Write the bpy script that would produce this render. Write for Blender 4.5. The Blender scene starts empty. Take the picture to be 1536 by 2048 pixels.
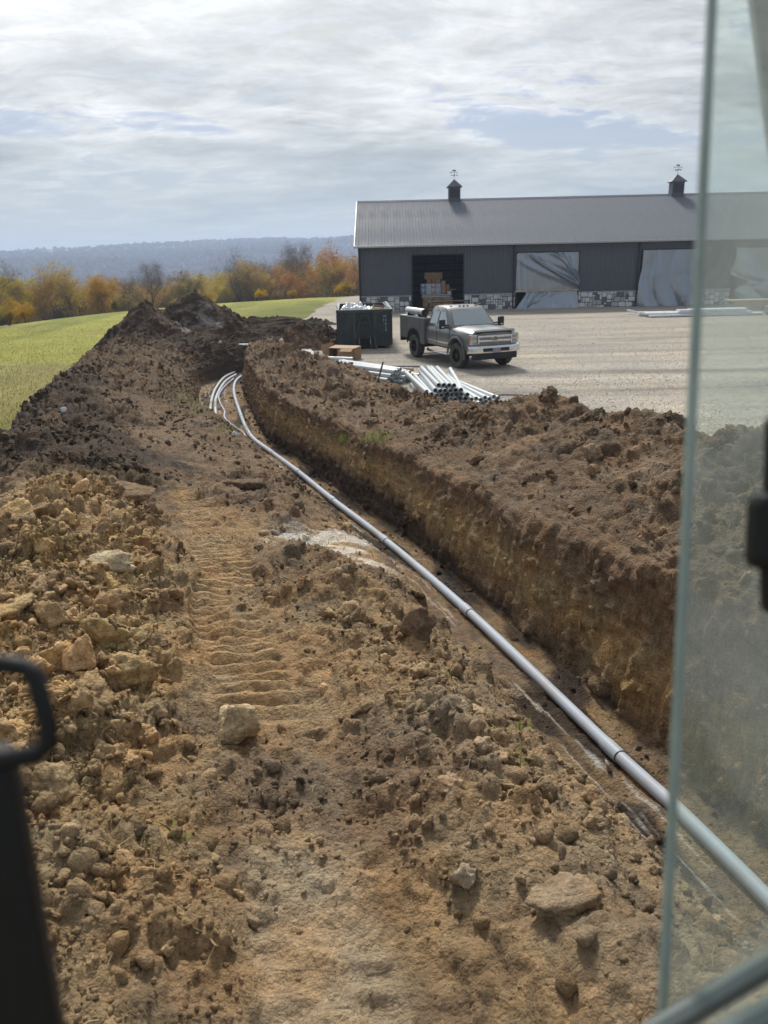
import bpy, math, random
import numpy as np
from mathutils import Matrix, Vector

R = math.radians
scene = bpy.context.scene
COL = scene.collection
random.seed(7)

# ------------------------------------------------------------------ camera
CAM = Vector((0.0, 0.0, 4.0))
PITCH, ROLL = R(18.6), R(1.3)
_f = Vector((0, math.cos(PITCH), -math.sin(PITCH)))
_u = Vector((0, math.sin(PITCH), math.cos(PITCH)))
_r = Vector((1, 0, 0))
_rt = _r * math.cos(ROLL) - _u * math.sin(ROLL)
_up = _u * math.cos(ROLL) + _r * math.sin(ROLL)
cam_data = bpy.data.cameras.new('camera')
cam = bpy.data.objects.new('camera', cam_data)
COL.objects.link(cam)
cam.matrix_world = Matrix(((_rt.x, _up.x, -_f.x, CAM.x), (_rt.y, _up.y, -_f.y, CAM.y), (_rt.z, _up.z, -_f.z, CAM.z), (0, 0, 0, 1)))
cam_data.sensor_fit = 'VERTICAL'
cam_data.sensor_height = 34.6
cam_data.lens = 34.6 * 1538.0 / 2048.0
cam_data.clip_start = 0.02
cam_data.clip_end = 12000
cam_data.dof.use_dof = True
cam_data.dof.focus_distance = 6.5
cam_data.dof.aperture_fstop = 4.0
scene.camera = cam

# ------------------------------------------------------------------ sky, sun, exposure
SUN_EL, SUN_AZ = 42.0, -9.0          # azimuth: degrees clockwise from +Y
sun_dir = Vector((math.sin(R(SUN_AZ)) * math.cos(R(SUN_EL)), math.cos(R(SUN_AZ)) * math.cos(R(SUN_EL)), math.sin(R(SUN_EL))))
world = bpy.data.worlds.new('World')
scene.world = world
world.use_nodes = True
nt = world.node_tree
nt.nodes.clear()


class NT:
    """small helper to wire shader nodes"""
    def __init__(self, tree):
        self.t = tree

    def n(self, kind, ins=None, **props):
        nd = self.t.nodes.new(kind)
        for k, v in props.items():
            setattr(nd, k, v)
        if ins:
            for k, v in ins.items():
                s = nd.inputs[k]
                if hasattr(v, 'links') or isinstance(v, bpy.types.NodeSocket):
                    self.t.links.new(v, s)
                else:
                    s.default_value = v
        return nd

    def math(self, op, a, b=0.0, c=0.0, clamp=False):
        nd = self.n('ShaderNodeMath', {0: a, 1: b, 2: c}, operation=op)
        nd.use_clamp = clamp
        return nd.outputs[0]

    def ramp(self, fac, stops, interp='LINEAR'):
        nd = self.n('ShaderNodeValToRGB', {'Fac': fac})
        el = nd.color_ramp.elements
        nd.color_ramp.interpolation = interp
        while len(el) < len(stops):
            el.new(0.5)
        for e, (p, c) in zip(el, stops):
            e.position = p
            e.color = (c, c, c, 1) if isinstance(c, (int, float)) else (c[0], c[1], c[2], 1)
        return nd.outputs['Color']

    def mix(self, fac, a, b, blend='MIX'):
        nd = self.n('ShaderNodeMix', data_type='RGBA', blend_type=blend)
        for idx, v in ((0, fac), (6, a), (7, b)):
            s = nd.inputs[idx]
            if isinstance(v, bpy.types.NodeSocket):
                self.t.links.new(v, s)
            elif idx == 0:
                s.default_value = v
            else:
                s.default_value = (v[0], v[1], v[2], 1) if not isinstance(v, (int, float)) else (v, v, v, 1)
        return nd.outputs[2]

    def noise(self, vec, scale, detail=4.0, rough=0.55, dist=0.0):
        nd = self.n('ShaderNodeTexNoise', {'Scale': scale, 'Detail': detail, 'Roughness': rough, 'Distortion': dist})
        if vec is not None:
            self.t.links.new(vec, nd.inputs['Vector'])
        return nd.outputs['Fac']


W = NT(nt)
sky = W.n('ShaderNodeTexSky', sky_type='NISHITA')
sky.sun_disc = False
sky.sun_elevation = R(SUN_EL)
sky.sun_rotation = R(SUN_AZ % 360)
sky.air_density = 1.0
sky.dust_density = 1.6
sky.ozone_density = 1.5
tc = W.n('ShaderNodeTexCoord')
dirv = tc.outputs['Generated']
sx = W.n('ShaderNodeSeparateXYZ', {0: dirv})
dz = W.math('MAXIMUM', sx.outputs[2], 0.0)
zc = W.math('ADD', dz, 0.16)
px = W.math('DIVIDE', sx.outputs[0], zc)
py = W.math('DIVIDE', sx.outputs[1], zc)
pv = W.n('ShaderNodeCombineXYZ', {0: px, 1: py, 2: 0.0}).outputs[0]
mp1 = W.n('ShaderNodeMapping', {0: pv, 1: (14.1, 3.4, 0), 2: (0, 0, R(-10)), 3: (0.85, 1.15, 1.0)}).outputs[0]
n_big = W.noise(mp1, 0.80, 3.0, 0.5, 0.8)
n_mid = W.noise(mp1, 2.6, 9.0, 0.66, 1.1)
mp2 = W.n('ShaderNodeMapping', {0: pv, 1: (0.4, 5.2, 2.0), 2: (0, 0, R(8)), 3: (0.8, 1.3, 1.0)}).outputs[0]
n_fine = W.noise(mp2, 5.0, 8.0, 0.66, 0.4)
dens = W.math('ADD', W.math('MULTIPLY', n_big, 0.62), W.math('ADD', W.math('MULTIPLY', n_mid, 0.30), W.math('MULTIPLY', n_fine, 0.12)))
sdot = W.n('ShaderNodeVectorMath', {0: dirv, 1: tuple(sun_dir)}, operation='DOT_PRODUCT').outputs['Value']
sdot = W.math('MAXIMUM', sdot, 0.0)
glow = W.math('POWER', sdot, 9.0)
cover = W.ramp(dens, [(0.425, 0.05), (0.505, 0.85), (0.60, 1.0)], 'EASE')
shade = W.ramp(dens, [(0.45, (7.0, 6.95, 6.7)), (0.52, (4.6, 4.75, 4.8)), (0.61, (2.1, 2.5, 3.0))])
shade2 = W.ramp(n_fine, [(0.35, 0.62), (0.65, 1.24)])
cloud = W.mix(1.0, shade, shade2, 'MULTIPLY')
glow_c = W.mix(1.0, W.n('ShaderNodeCombineColor', {0: glow, 1: glow, 2: glow}).outputs[0], (12.0, 11.7, 10.9), 'MULTIPLY')
cloud = W.mix(1.0, cloud, glow_c, 'ADD')
skyc = W.mix(1.0, sky.outputs[0], (0.62, 0.66, 0.78), 'MULTIPLY')
skyc = W.mix(0.6, skyc, (2.8, 3.3, 4.3))
col = W.mix(cover, skyc, cloud)
hz = W.ramp(sx.outputs[2], [(0.0, 0.92), (0.06, 0.62), (0.17, 0.0)], 'EASE')
col = W.mix(hz, col, (4.0, 4.6, 4.75))
bg = W.n('ShaderNodeBackground', {'Color': col, 'Strength': 0.1})
out = W.n('ShaderNodeOutputWorld', {'Surface': bg.outputs[0]})

sun_data = bpy.data.lights.new('sun', 'SUN')
sun_data.energy = 2.7
sun_data.angle = R(9.0)
sun_data.color = (1.0, 0.95, 0.87)
sun = bpy.data.objects.new('sun', sun_data)
COL.objects.link(sun)
sun.rotation_euler = sun_dir.to_track_quat('Z', 'Y').to_euler()

scene.view_settings.view_transform = 'Standard'
scene.view_settings.look = 'None'
scene.view_settings.exposure = 0.40
scene.view_settings.gamma = 1.0
scene.view_settings.use_curve_mapping = False
scene.cycles.max_bounces = 8
scene.cycles.transparent_max_bounces = 12
scene.cycles.volume_bounces = 1
scene.cycles.caustics_reflective = False
scene.cycles.caustics_refractive = False
scene.cycles.use_denoising = True
scene.cycles.use_adaptive_sampling = True
scene.cycles.adaptive_threshold = 0.02

# ------------------------------------------------------------------ helpers
def thing(name, label, cat, loc=(0, 0, 0), rotz=0.0, group=None):
    o = bpy.data.objects.new(name, None)
    COL.objects.link(o)
    o.empty_display_size = 0.1
    o.location = loc
    o.rotation_euler = (0, 0, rotz)
    tag(o, label, cat, group)
    return o


def tag(o, label=None, cat=None, group=None, kind=None):
    if label:
        o['label'] = label
    if cat:
        o['category'] = cat
    if group:
        o['group'] = group
    if kind:
        o['kind'] = kind
    return o


def link(name, mesh, parent=None, loc=None, rot=None, scale=None):
    o = bpy.data.objects.new(name, mesh)
    COL.objects.link(o)
    if parent:
        o.parent = parent
    if loc is not None:
        o.location = loc
    if rot is not None:
        o.rotation_euler = rot
    if scale is not None:
        o.scale = scale
    return o


def copy_tree(src, parent=None):
    c = src.copy()
    COL.objects.link(c)
    c.parent = parent
    for ch in src.children:
        copy_tree(ch, c)
    return c


class MB:
    """collects shapes for ONE mesh object"""
    def __init__(self):
        self.v, self.f = [], []

    def add(self, vs, fs, M=None):
        b = len(self.v)
        self.v += [tuple(M @ Vector(p)) if M is not None else tuple(p) for p in vs]
        self.f += [tuple(i + b for i in f) for f in fs]
        return self

    def box(self, c, s, rot=None):
        x, y, z = s[0] / 2, s[1] / 2, s[2] / 2
        vs = [(-x, -y, -z), (x, -y, -z), (x, y, -z), (-x, y, -z), (-x, -y, z), (x, -y, z), (x, y, z), (-x, y, z)]
        fs = [(0, 3, 2, 1), (4, 5, 6, 7), (0, 1, 5, 4), (1, 2, 6, 5), (2, 3, 7, 6), (3, 0, 4, 7)]
        M = Matrix.Translation(c)
        if rot:
            M = M @ Matrix.Rotation(rot[2], 4, 'Z') @ Matrix.Rotation(rot[1], 4, 'Y') @ Matrix.Rotation(rot[0], 4, 'X')
        return self.add(vs, fs, M)

    def tube(self, pts, r, n=8, caps=True, closed=False):
        pts = [Vector(p) for p in pts]
        m = len(pts)
        rs = r if isinstance(r, (list, tuple)) else [r] * m
        rings = []
        ref = None
        for i, p in enumerate(pts):
            a = pts[i - 1] if i > 0 else (pts[-1] if closed else p)
            b = pts[(i + 1) % m] if (i < m - 1 or closed) else p
            t = (b - a)
            t = t.normalized() if t.length > 1e-9 else Vector((0, 0, 1))
            if ref is None:
                ref = Vector((0, 0, 1)) if abs(t.z) < 0.9 else Vector((1, 0, 0))
            u = ref - t * ref.dot(t)
            u = u.normalized() if u.length > 1e-6 else t.orthogonal().normalized()
            w = t.cross(u)
            ref = u
            rings.append([p + (u * math.cos(2 * math.pi * k / n) + w * math.sin(2 * math.pi * k / n)) * rs[i] for k in range(n)])
        vs = [v for rg in rings for v in rg]
        fs = []
        for i in range(m if closed else m - 1):
            j = (i + 1) % m
            for k in range(n):
                k2 = (k + 1) % n
                fs.append((i * n + k, i * n + k2, j * n + k2, j * n + k))
        if caps and not closed:
            fs.append(tuple(range(n))[::-1])
            fs.append(tuple((m - 1) * n + k for k in range(n)))
        return self.add(vs, fs)

    def prism(self, poly, y0, y1, M=None):
        """polygon given in (x,z), extruded along y"""
        n = len(poly)
        vs = [(x, y0, z) for x, z in poly] + [(x, y1, z) for x, z in poly]
        fs = [tuple(range(n)), tuple(range(2 * n - 1, n - 1, -1))]
        fs += [(i, i + n, (i + 1) % n + n, (i + 1) % n) for i in range(n)]
        return self.add(vs, fs, M)

    def loft(self, secs, caps=True, closed=True):
        n = len(secs[0])
        vs = [p for s in secs for p in s]
        fs = []
        for i in range(len(secs) - 1):
            for k in range(n if closed else n - 1):
                k2 = (k + 1) % n
                fs.append((i * n + k, i * n + k2, (i + 1) * n + k2, (i + 1) * n + k))
        if caps:
            fs.append(tuple(range(n))[::-1])
            fs.append(tuple((len(secs) - 1) * n + k for k in range(n)))
        return self.add(vs, fs)

    def ring(self, r0, r1, y0, y1, n=24, M=None):
        """hollow cylinder along y"""
        vs, fs = [], []
        for k in range(n):
            a = 2 * math.pi * k / n
            c, s = math.cos(a), math.sin(a)
            vs += [(r1 * c, y0, r1 * s), (r1 * c, y1, r1 * s), (r0 * c, y1, r0 * s), (r0 * c, y0, r0 * s)]
        for k in range(n):
            a, b = 4 * k, 4 * ((k + 1) % n)
            for q in range(4):
                q2 = (q + 1) % 4
                fs.append((a + q, b + q, b + q2, a + q2))
        return self.add(vs, fs, M)

    def mesh(self, name, mat, smooth=False):
        me = bpy.data.meshes.new(name)
        me.from_pydata([tuple(p) for p in self.v], [], self.f)
        import bmesh
        bm = bmesh.new()
        bm.from_mesh(me)
        bmesh.ops.recalc_face_normals(bm, faces=bm.faces)
        bm.to_mesh(me)
        bm.free()
        if mat:
            me.materials.append(mat)
        if smooth:
            me.polygons.foreach_set('use_smooth', [True] * len(me.polygons))
            me.set_sharp_from_angle(angle=R(40))
        return me

    def build(self, name, mat, parent=None, smooth=False, bevel=0.0):
        o = link(name, self.mesh(name, mat, smooth), parent)
        if bevel:
            b = o.modifiers.new('bevel', 'BEVEL')
            b.width = bevel
            b.segments = 2
            b.limit_method = 'ANGLE'
        return o


def np_mesh(name, V, F, mat, colors=None, smooth=True):
    """V (n,3) float, F (m,k) int -> mesh with an optional point colour attribute 'soil'"""
    V = np.asarray(V, np.float32)
    F = np.asarray(F, np.int32)
    me = bpy.data.meshes.new(name)
    k = F.shape[1]
    me.vertices.add(len(V))
    me.vertices.foreach_set('co', V.ravel())
    me.loops.add(F.size)
    me.loops.foreach_set('vertex_index', F.ravel())
    me.polygons.add(len(F))
    me.polygons.foreach_set('loop_start', np.arange(0, F.size, k, dtype=np.int32))
    me.polygons.foreach_set('loop_total', np.full(len(F), k, np.int32))
    if smooth:
        me.polygons.foreach_set('use_smooth', np.ones(len(F), bool))
    me.update()
    me.validate()
    if colors is not None:
        at = me.attributes.new('soil', 'FLOAT_COLOR', 'POINT')
        c = np.ones((len(V), 4), np.float32)
        c[:, :3] = colors
        at.data.foreach_set('color', c.ravel())
    if mat:
        me.materials.append(mat)
    return me


def grid_faces(nr, nc, wrap=False):
    i = np.arange(nr - 1)[:, None]
    j = np.arange(nc if wrap else nc - 1)[None, :]
    j2 = (j + 1) % nc
    return np.stack([i * nc + j, i * nc + j2, (i + 1) * nc + j2, (i + 1) * nc + j], -1).reshape(-1, 4)


# ---- numpy noise
def _hash(ix, iy, iz, seed):
    h = (ix.astype(np.uint32) * np.uint32(374761393) + iy.astype(np.uint32) * np.uint32(668265263) + iz.astype(np.uint32) * np.uint32(2147483647) + np.uint32((seed * 1274126177) % 4294967296))
    h = (h ^ (h >> np.uint32(13))) * np.uint32(1274126177)
    h = (h ^ (h >> np.uint32(15))) * np.uint32(2246822519)
    return h ^ (h >> np.uint32(16))


def vnoise(x, y, z, seed=0):
    """value noise, range -1..1"""
    x, y, z = np.broadcast_arrays(x, y, z)
    fx, fy, fz = np.floor(x), np.floor(y), np.floor(z)
    ix, iy, iz = fx.astype(np.int64), fy.astype(np.int64), fz.astype(np.int64)
    u, v, w = x - fx, y - fy, z - fz
    u = u * u * u * (u * (u * 6 - 15) + 10)
    v = v * v * v * (v * (v * 6 - 15) + 10)
    w = w * w * w * (w * (w * 6 - 15) + 10)
    r = 0.0
    for a in (0, 1):
        for b in (0, 1):
            for c in (0, 1):
                h = _hash(ix + a, iy + b, iz + c, seed).astype(np.float64) / 4294967295.0
                r = r + h * (u if a else 1 - u) * (v if b else 1 - v) * (w if c else 1 - w)
    return r * 2 - 1


def fbm(x, y, z, seed=0, octv=4, gain=0.5):
    s, a, t = 0.0, 1.0, 0.0
    for o in range(octv):
        s = s + a * vnoise(x * 2 ** o + 17.3 * o, y * 2 ** o + 5.1 * o, z * 2 ** o, seed + o)
        t += a
        a *= gain
    return s / t


def worley(x, y, z, seed=0, full=False):
    """F1 distance and the random value of the nearest cell; full: also F2-F1, the offset to the cell and two more randoms"""
    fx, fy, fz = np.floor(x).astype(np.int64), np.floor(y).astype(np.int64), np.floor(z).astype(np.int64)
    best = np.full(x.shape, 9.0)
    sec = np.full(x.shape, 9.0)
    hb = np.zeros(x.shape, np.uint32)
    for a in (-1, 0, 1):
        for b in (-1, 0, 1):
            for c in (-1, 0, 1):
                h = _hash(fx + a, fy + b, fz + c, seed)
                jx = (h & np.uint32(1023)).astype(np.float64) / 1023
                jy = ((h >> np.uint32(10)) & np.uint32(1023)).astype(np.float64) / 1023
                jz = ((h >> np.uint32(20)) & np.uint32(1023)).astype(np.float64) / 1023
                d = (fx + a + jx - x) ** 2 + (fy + b + jy - y) ** 2 + (fz + c + jz - z) ** 2
                m = d < best
                sec = np.where(m, best, np.minimum(sec, d))
                best = np.where(m, d, best)
                hb = np.where(m, h, hb)
    rnd = (hb & np.uint32(1023)).astype(np.float64) / 1023
    f1 = np.sqrt(best)
    if not full:
        return f1, rnd
    h2 = (hb ^ (hb >> np.uint32(7))) * np.uint32(2654435761)
    r1 = (h2 & np.uint32(1023)).astype(np.float64) / 1023
    r2 = ((h2 >> np.uint32(10)) & np.uint32(1023)).astype(np.float64) / 1023
    return f1, np.sqrt(sec) - f1, rnd, r1, r2


def chunks(x, y, z, seed):
    """angular broken clods: every cell is a tilted facet with a crease round it, 0..1"""
    wx = 0.35 * vnoise(x * 1.7, y * 1.7, z * 1.7, seed + 50)
    wy = 0.35 * vnoise(x * 1.7 + 9, y * 1.7, z * 1.7, seed + 51)
    x, y = x + wx, y + wy
    f1, e, r0, r1, r2 = worley(x, y, z, seed, True)
    tilt = np.sin(x * 2.2 + r1 * 40) * (r1 - .5) + np.sin(y * 2.2 + r2 * 40) * (r2 - .5)
    return sstep(0.0, 0.34, e) * np.clip(0.15 + 0.85 * r0 * r0 + 0.55 * tilt, 0, 1.3) * (1 - 0.45 * np.clip(f1, 0, 1) ** 2)


def sstep(a, b, x):
    t = np.clip((x - a) / (b - a), 0, 1)
    return t * t * (3 - 2 * t)


# ---- materials
def material(name, col, rough=0.6, metal=0.0, var=0.12, scale=6.0, bump=0.0, bscale=30.0, spec=0.4, dirt=None, dirt_amt=0.0, dirt_scale=2.0, coat=0.0):
    m = bpy.data.materials.new(name)
    m.use_nodes = True
    t = NT(m.node_tree)
    m.node_tree.nodes.clear()
    tcn = t.n('ShaderNodeTexCoord').outputs['Object']
    nz = t.noise(tcn, scale, 5.0, 0.6)
    f = t.ramp(nz, [(0.3, 0.0), (0.7, 1.0)])
    c = t.mix(f, tuple(x * (1 - var) for x in col), tuple(min(1, x * (1 + var)) for x in col))
    if dirt is not None:
        dn = t.noise(tcn, dirt_scale, 6.0, 0.65)
        df = t.ramp(dn, [(0.45, 0.0), (0.75, dirt_amt)])
        c = t.mix(df, c, dirt)
    p = t.n('ShaderNodeBsdfPrincipled', {'Base Color': c, 'Metallic': metal, 'Specular IOR Level': spec, 'Coat Weight': coat})
    rr = t.ramp(nz, [(0.3, max(0.02, rough * 0.85)), (0.7, min(1, rough * 1.12))])
    m.node_tree.links.new(rr, p.inputs['Roughness'])
    if bump:
        bn = t.noise(tcn, bscale, 6.0, 0.6)
        bp = t.n('ShaderNodeBump', {'Strength': 1.0, 'Distance': bump, 'Height': bn})
        m.node_tree.links.new(bp.outputs[0], p.inputs['Normal'])
    t.n('ShaderNodeOutputMaterial', {'Surface': p.outputs[0]})
    return m


def soil_material(name, source='attribute', bump=0.034):
    m = bpy.data.materials.new(name)
    m.use_nodes = True
    t = NT(m.node_tree)
    m.node_tree.nodes.clear()
    if source == 'attribute':
        base = t.n('ShaderNodeAttribute', attribute_name='soil').outputs['Color']
    else:
        base = t.n('ShaderNodeObjectInfo').outputs['Color']
    pos = t.n('ShaderNodeNewGeometry').outputs['Position']
    n1 = t.noise(pos, 9.0, 8.0, 0.65)
    n2 = t.noise(pos, 55.0, 5.0, 0.7)
    f1 = t.ramp(n1, [(0.28, 0.55), (0.5, 0.98), (0.75, 1.42)])
    f2 = t.ramp(n2, [(0.3, 0.74), (0.5, 1.0), (0.7, 1.30)])
    c = t.mix(1.0, base, f1, 'MULTIPLY')
    c = t.mix(1.0, c, f2, 'MULTIPLY')
    hue = t.ramp(t.noise(pos, 2.3, 4.0, 0.6), [(0.35, (0.92, 1.0, 1.08)), (0.65, (1.08, 1.0, 0.90))])
    c = t.mix(1.0, c, hue, 'MULTIPLY')
    b1 = t.noise(pos, 22.0, 9.0, 0.68)
    vo = t.n('ShaderNodeTexVoronoi', {'Vector': pos, 'Scale': 34.0, 'Randomness': 1.0}).outputs['Distance']
    vo2 = t.n('ShaderNodeTexVoronoi', {'Vector': pos, 'Scale': 90.0, 'Randomness': 1.0}).outputs['Distance']
    h = t.math('ADD', t.math('MULTIPLY', b1, 1.3), t.math('ADD', t.math('MULTIPLY', vo, -0.55), t.math('MULTIPLY', vo2, -0.25)))
    nz_ = t.n('ShaderNodeSeparateXYZ', {0: t.n('ShaderNodeNewGeometry').outputs['True Normal']}).outputs[2]
    steep = t.ramp(t.math('ABSOLUTE', nz_), [(0.25, 1.0), (0.6, 0.0)])
    gr_ = t.noise(t.n('ShaderNodeMapping', {0: pos, 3: (1.0, 1.0, 0.16)}).outputs[0], 26.0, 6.0, 0.65)
    h = t.math('ADD', h, t.math('MULTIPLY', t.math('MULTIPLY', gr_, steep), 1.6))
    c = t.mix(t.math('MULTIPLY', steep, 0.7), c, t.mix(1.0, c, t.ramp(gr_, [(0.35, 0.62), (0.65, 1.36)]), 'MULTIPLY'))
    bp = t.n('ShaderNodeBump', {'Strength': 1.0, 'Distance': bump, 'Height': h})
    p = t.n('ShaderNodeBsdfPrincipled', {'Base Color': c, 'Roughness': 0.92, 'Specular IOR Level': 0.18, 'Normal': bp.outputs[0]})
    t.n('ShaderNodeOutputMaterial', {'Surface': p.outputs[0]})
    return m


M_SOIL = soil_material('soil')
M_CLOD = soil_material('clod', 'object', 0.022)
# ------------------------------------------------------------------ trench centre line
CLP = np.array([(4.55, -5.0), (3.55, -0.5), (2.94, 2.2), (2.48, 3.98), (2.22, 4.98), (2.0, 5.66), (1.06, 8.83), (0.03, 11.85), (-0.98, 14.42), (-1.92, 16.93),
                (-2.81, 19.16), (-3.78, 21.59), (-4.8, 25.67), (-5.75, 30.0), (-6.1, 33.0), (-5.7, 35.6), (-4.4, 37.3), (-2.6, 38.2)])


def smooth_curve(P, n=12, passes=2):
    P = np.asarray(P, float)
    Q = np.vstack([2 * P[0] - P[1], P, 2 * P[-1] - P[-2]])
    out = []
    for i in range(1, len(Q) - 2):
        p0, p1, p2, p3 = Q[i - 1], Q[i], Q[i + 1], Q[i + 2]
        t = np.linspace(0, 1, n, endpoint=False)[:, None]
        out.append(0.5 * (2 * p1 + (p2 - p0) * t + (2 * p0 - 5 * p1 + 4 * p2 - p3) * t ** 2 + (3 * p1 - p0 - 3 * p2 + p3) * t ** 3))
    out.append(P[-1:])
    return np.vstack(out)


CLD = smooth_curve(CLP, 20)
_seg = np.linalg.norm(np.diff(CLD, axis=0), axis=1)
CLS = np.concatenate([[0], np.cumsum(_seg)])
S_END = CLS[-1]
_tan = np.gradient(CLD, axis=0)
_tan /= np.linalg.norm(_tan, axis=1)[:, None]
for _ in range(6):
    _tan[1:-1] = (_tan[:-2] + _tan[1:-1] * 2 + _tan[2:]) / 4
_tan /= np.linalg.norm(_tan, axis=1)[:, None]


def s_of_y(y):
    k = int(np.argmax(CLD[:, 1] > 35.0))
    return np.interp(y, CLD[:k, 1], CLS[:k])


def cl_at(s):
    x = np.interp(s, CLS, CLD[:, 0])
    y = np.interp(s, CLS, CLD[:, 1])
    tx = np.interp(s, CLS, _tan[:, 0])
    ty = np.interp(s, CLS, _tan[:, 1])
    n = np.hypot(tx, ty)
    return x, y, tx / n, ty / n


def floor_z(s):
    return np.interp(s, s_of_y(np.array([-4, 4, 5.66, 8.83, 11.85, 14.4, 16.9, 19.2, 21.6, 25.7, 30.7, 33])), [-.02, -.1, -.2, -.35, -.5, -.6, -.7, -.8, -.85, -.9, -.95, -.95]) - 0.06


# stations: (y on the centre line, t of 20 profile points, z of 20 points; None = trench floor)
_TL = [-7.6, -6.8, -6.0, -5.1, -4.2, -3.5, -2.7, -2.0, -1.35, -.85, -.5, 0, .42]
_TW = [-6.6, -5.7, -5.1, -4.4, -3.8, -3.2, -2.7, -2.2, -1.75, -1.5, -1.3, 0, .42]
_TM = [-7.0, -6.2, -5.5, -4.8, -4.0, -3.3, -2.7, -2.0, -1.35, -.95, -.6, 0, .42]
_TR = [.66, 1.02, 1.85, 2.8, 3.6, 4.8, 5.6]
_TF = [.58, .85, 1.2, 1.6, 2.1, 2.7, 3.3]
STN = [
    (-5.0, _TL + _TR, [-.5, .1, .9, 1.45, 1.5, 1.35, 1.2, 1.4, 1.0, .35, None, None, None, 1.50, 1.74, 1.98, 2.2, 1.6, .2, -.5]),
    (2.5, _TL + _TR, [-.5, .1, .9, 1.45, 1.45, 1.25, 1.15, 1.40, 1.05, .35, None, None, None, 1.50, 1.74, 1.98, 2.2, 1.6, .2, -.5]),
    (4.5, _TL + _TR, [-.5, .1, 1.0, 1.5, 1.45, 1.2, 1.1, 1.30, .95, .3, None, None, None, 1.38, 1.62, 1.88, 2.12, 1.6, .2, -.5]),
    (6.2, _TL + _TR, [-.5, .1, 1.0, 1.6, 1.45, 1.1, 1.0, 1.12, .75, .25, None, None, None, 1.18, 1.42, 1.72, 2.02, 1.5, .15, -.5]),
    (8.2, _TL + _TR, [-.5, .1, 1.0, 1.6, 1.35, .95, .85, .85, .52, .1, None, None, None, .92, 1.15, 1.52, 1.95, 1.4, .12, -.5]),
    (9.6, _TL + _TR, [-.5, .1, .9, 1.5, 1.25, .88, .78, .70, .45, .05, None, None, None, .80, .98, 1.34, 1.78, 1.2, .1, -.5]),
    (11.0, _TL + _TR, [-.5, .05, .85, 1.35, 1.2, .85, .72, .62, .42, .0, None, None, None, .76, .92, 1.22, 1.55, 1.05, .08, -.5]),
    (13.0, _TL + _TR, [-.5, .05, .75, 1.2, 1.1, .82, .68, .6, .42, -.05, None, None, None, .66, .80, 1.05, 1.30, .85, .05, -.5]),
    (15.5, _TL + _TR, [-.5, .0, .7, 1.2, 1.1, .8, .62, .52, .36, -.15, None, None, None, .56, .62, .66, .68, .35, .02, -.5]),
    (19.5, _TM + _TR, [-.5, -.05, .6, 1.2, 1.2, .9, .66, .45, .24, -.25, None, None, None, .42, .50, .52, .54, .3, .0, -.5]),
    (24.5, _TW + _TR, [-.5, -.1, .5, 1.05, 1.12, .9, .66, .4, .12, -.35, None, None, None, .34, .45, .5, .55, .3, .0, -.5]),
    (28.0, _TW + _TF, [-.5, -.1, .45, .9, .95, .8, .6, .38, .08, -.35, None, None, None, .35, .6, .78, .80, .4, .02, -.5]),
    (30.2, _TW + _TF, [-.5, -.1, .4, .75, .8, .7, .55, .36, .06, -.35, None, None, None, .45, .72, .82, .75, .35, .0, -.5]),
    (31.6, _TW + _TF, [-.5, -.1, .4, .75, .8, .7, .55, .36, .06, -.35, None, None, None, -.6, -.4, -.2, 0, .08, 0, -.4]),
    (34.6, [x * 0.75 for x in _TL] + [.5, .7, .9, 1.1, 1.4, 1.7, 2.0], [-.5, 0, .5, .8, .8, .7, .5, .3, .1, -.35, None, None, None, -.7, -.4, -.15, .02, .08, .05, -.3]),
    (99.0, [x * 0.75 for x in _TL] + [.5, .7, .9, 1.1, 1.4, 1.7, 2.0], [-.5, 0, .5, .8, .8, .7, .5, .3, .1, -.35, None, None, None, -.6, -.4, -.15, .02, .08, .05, -.3]),
]
NSEG = [10, 26, 40, 52, 52, 52, 46, 44, 34, 26, 26, 24, 84, 40, 44, 44, 34, 26, 8]

# rows along the trench
rows = [0.0]
while rows[-1] < S_END:
    x, y, _, _ = cl_at(rows[-1])
    d = math.sqrt((x - 1.2) ** 2 + y * y + 6)
    rows.append(rows[-1] + (0.10 if y < 0.6 else min(0.12, max(0.015, 0.0046 * d))))
S = np.array(rows)
st_s = np.array([(S_END if a[0] > 50 else float(s_of_y(np.array(a[0])))) for a in STN])
fz = floor_z(S)
K = 20
PT = np.zeros((len(S), K))
PZ = np.zeros((len(S), K))
for k in range(K):
    PT[:, k] = np.interp(S, st_s, [a[1][k] for a in STN])
    if STN[0][2][k] is None:
        PZ[:, k] = fz
    else:
        PZ[:, k] = np.interp(S, st_s, [a[2][k] for a in STN])
# wandering edges and a jagged crest
for k, a_ in ((15, .16), (16, .26), (17, .2)):
    PZ[:, k] += a_ * (fbm(S * 1.15, 0 * S + 3.1, 0 * S, 35, 4, .6) + .25 * np.abs(fbm(S * 2.6, 0 * S, 0 * S, 37, 3))) * np.interp(S, st_s[[0, -5, -3]], [1, .8, .1])
for k in range(1, K - 1):
    PT[:, k] += 0.10 * fbm(S * 0.9, k * 3.3 + 0 * S, 0 * S, 31, 3) * (0.45 if 9 <= k <= 13 else 1.5)
    if k not in (10, 11, 12):
        PZ[:, k] += 0.16 * fbm(S * 0.7, k * 1.7 + 0 * S, 0 * S + 9, 41, 3) * (0.5 if k in (8, 9, 13, 5, 6) else 1.0) * (1 if k > 1 else 0.3)
kcol = np.concatenate([k + np.linspace(0, 1, n, endpoint=False) for k, n in enumerate(NSEG)] + [[K - 1.0]])
ki = np.minimum(kcol.astype(int), K - 2)
kf = kcol - ki
T = PT[:, ki] * (1 - kf) + PT[:, ki + 1] * kf
Z = PZ[:, ki] * (1 - kf) + PZ[:, ki + 1] * kf
ker = np.ones(9) / 9


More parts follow.
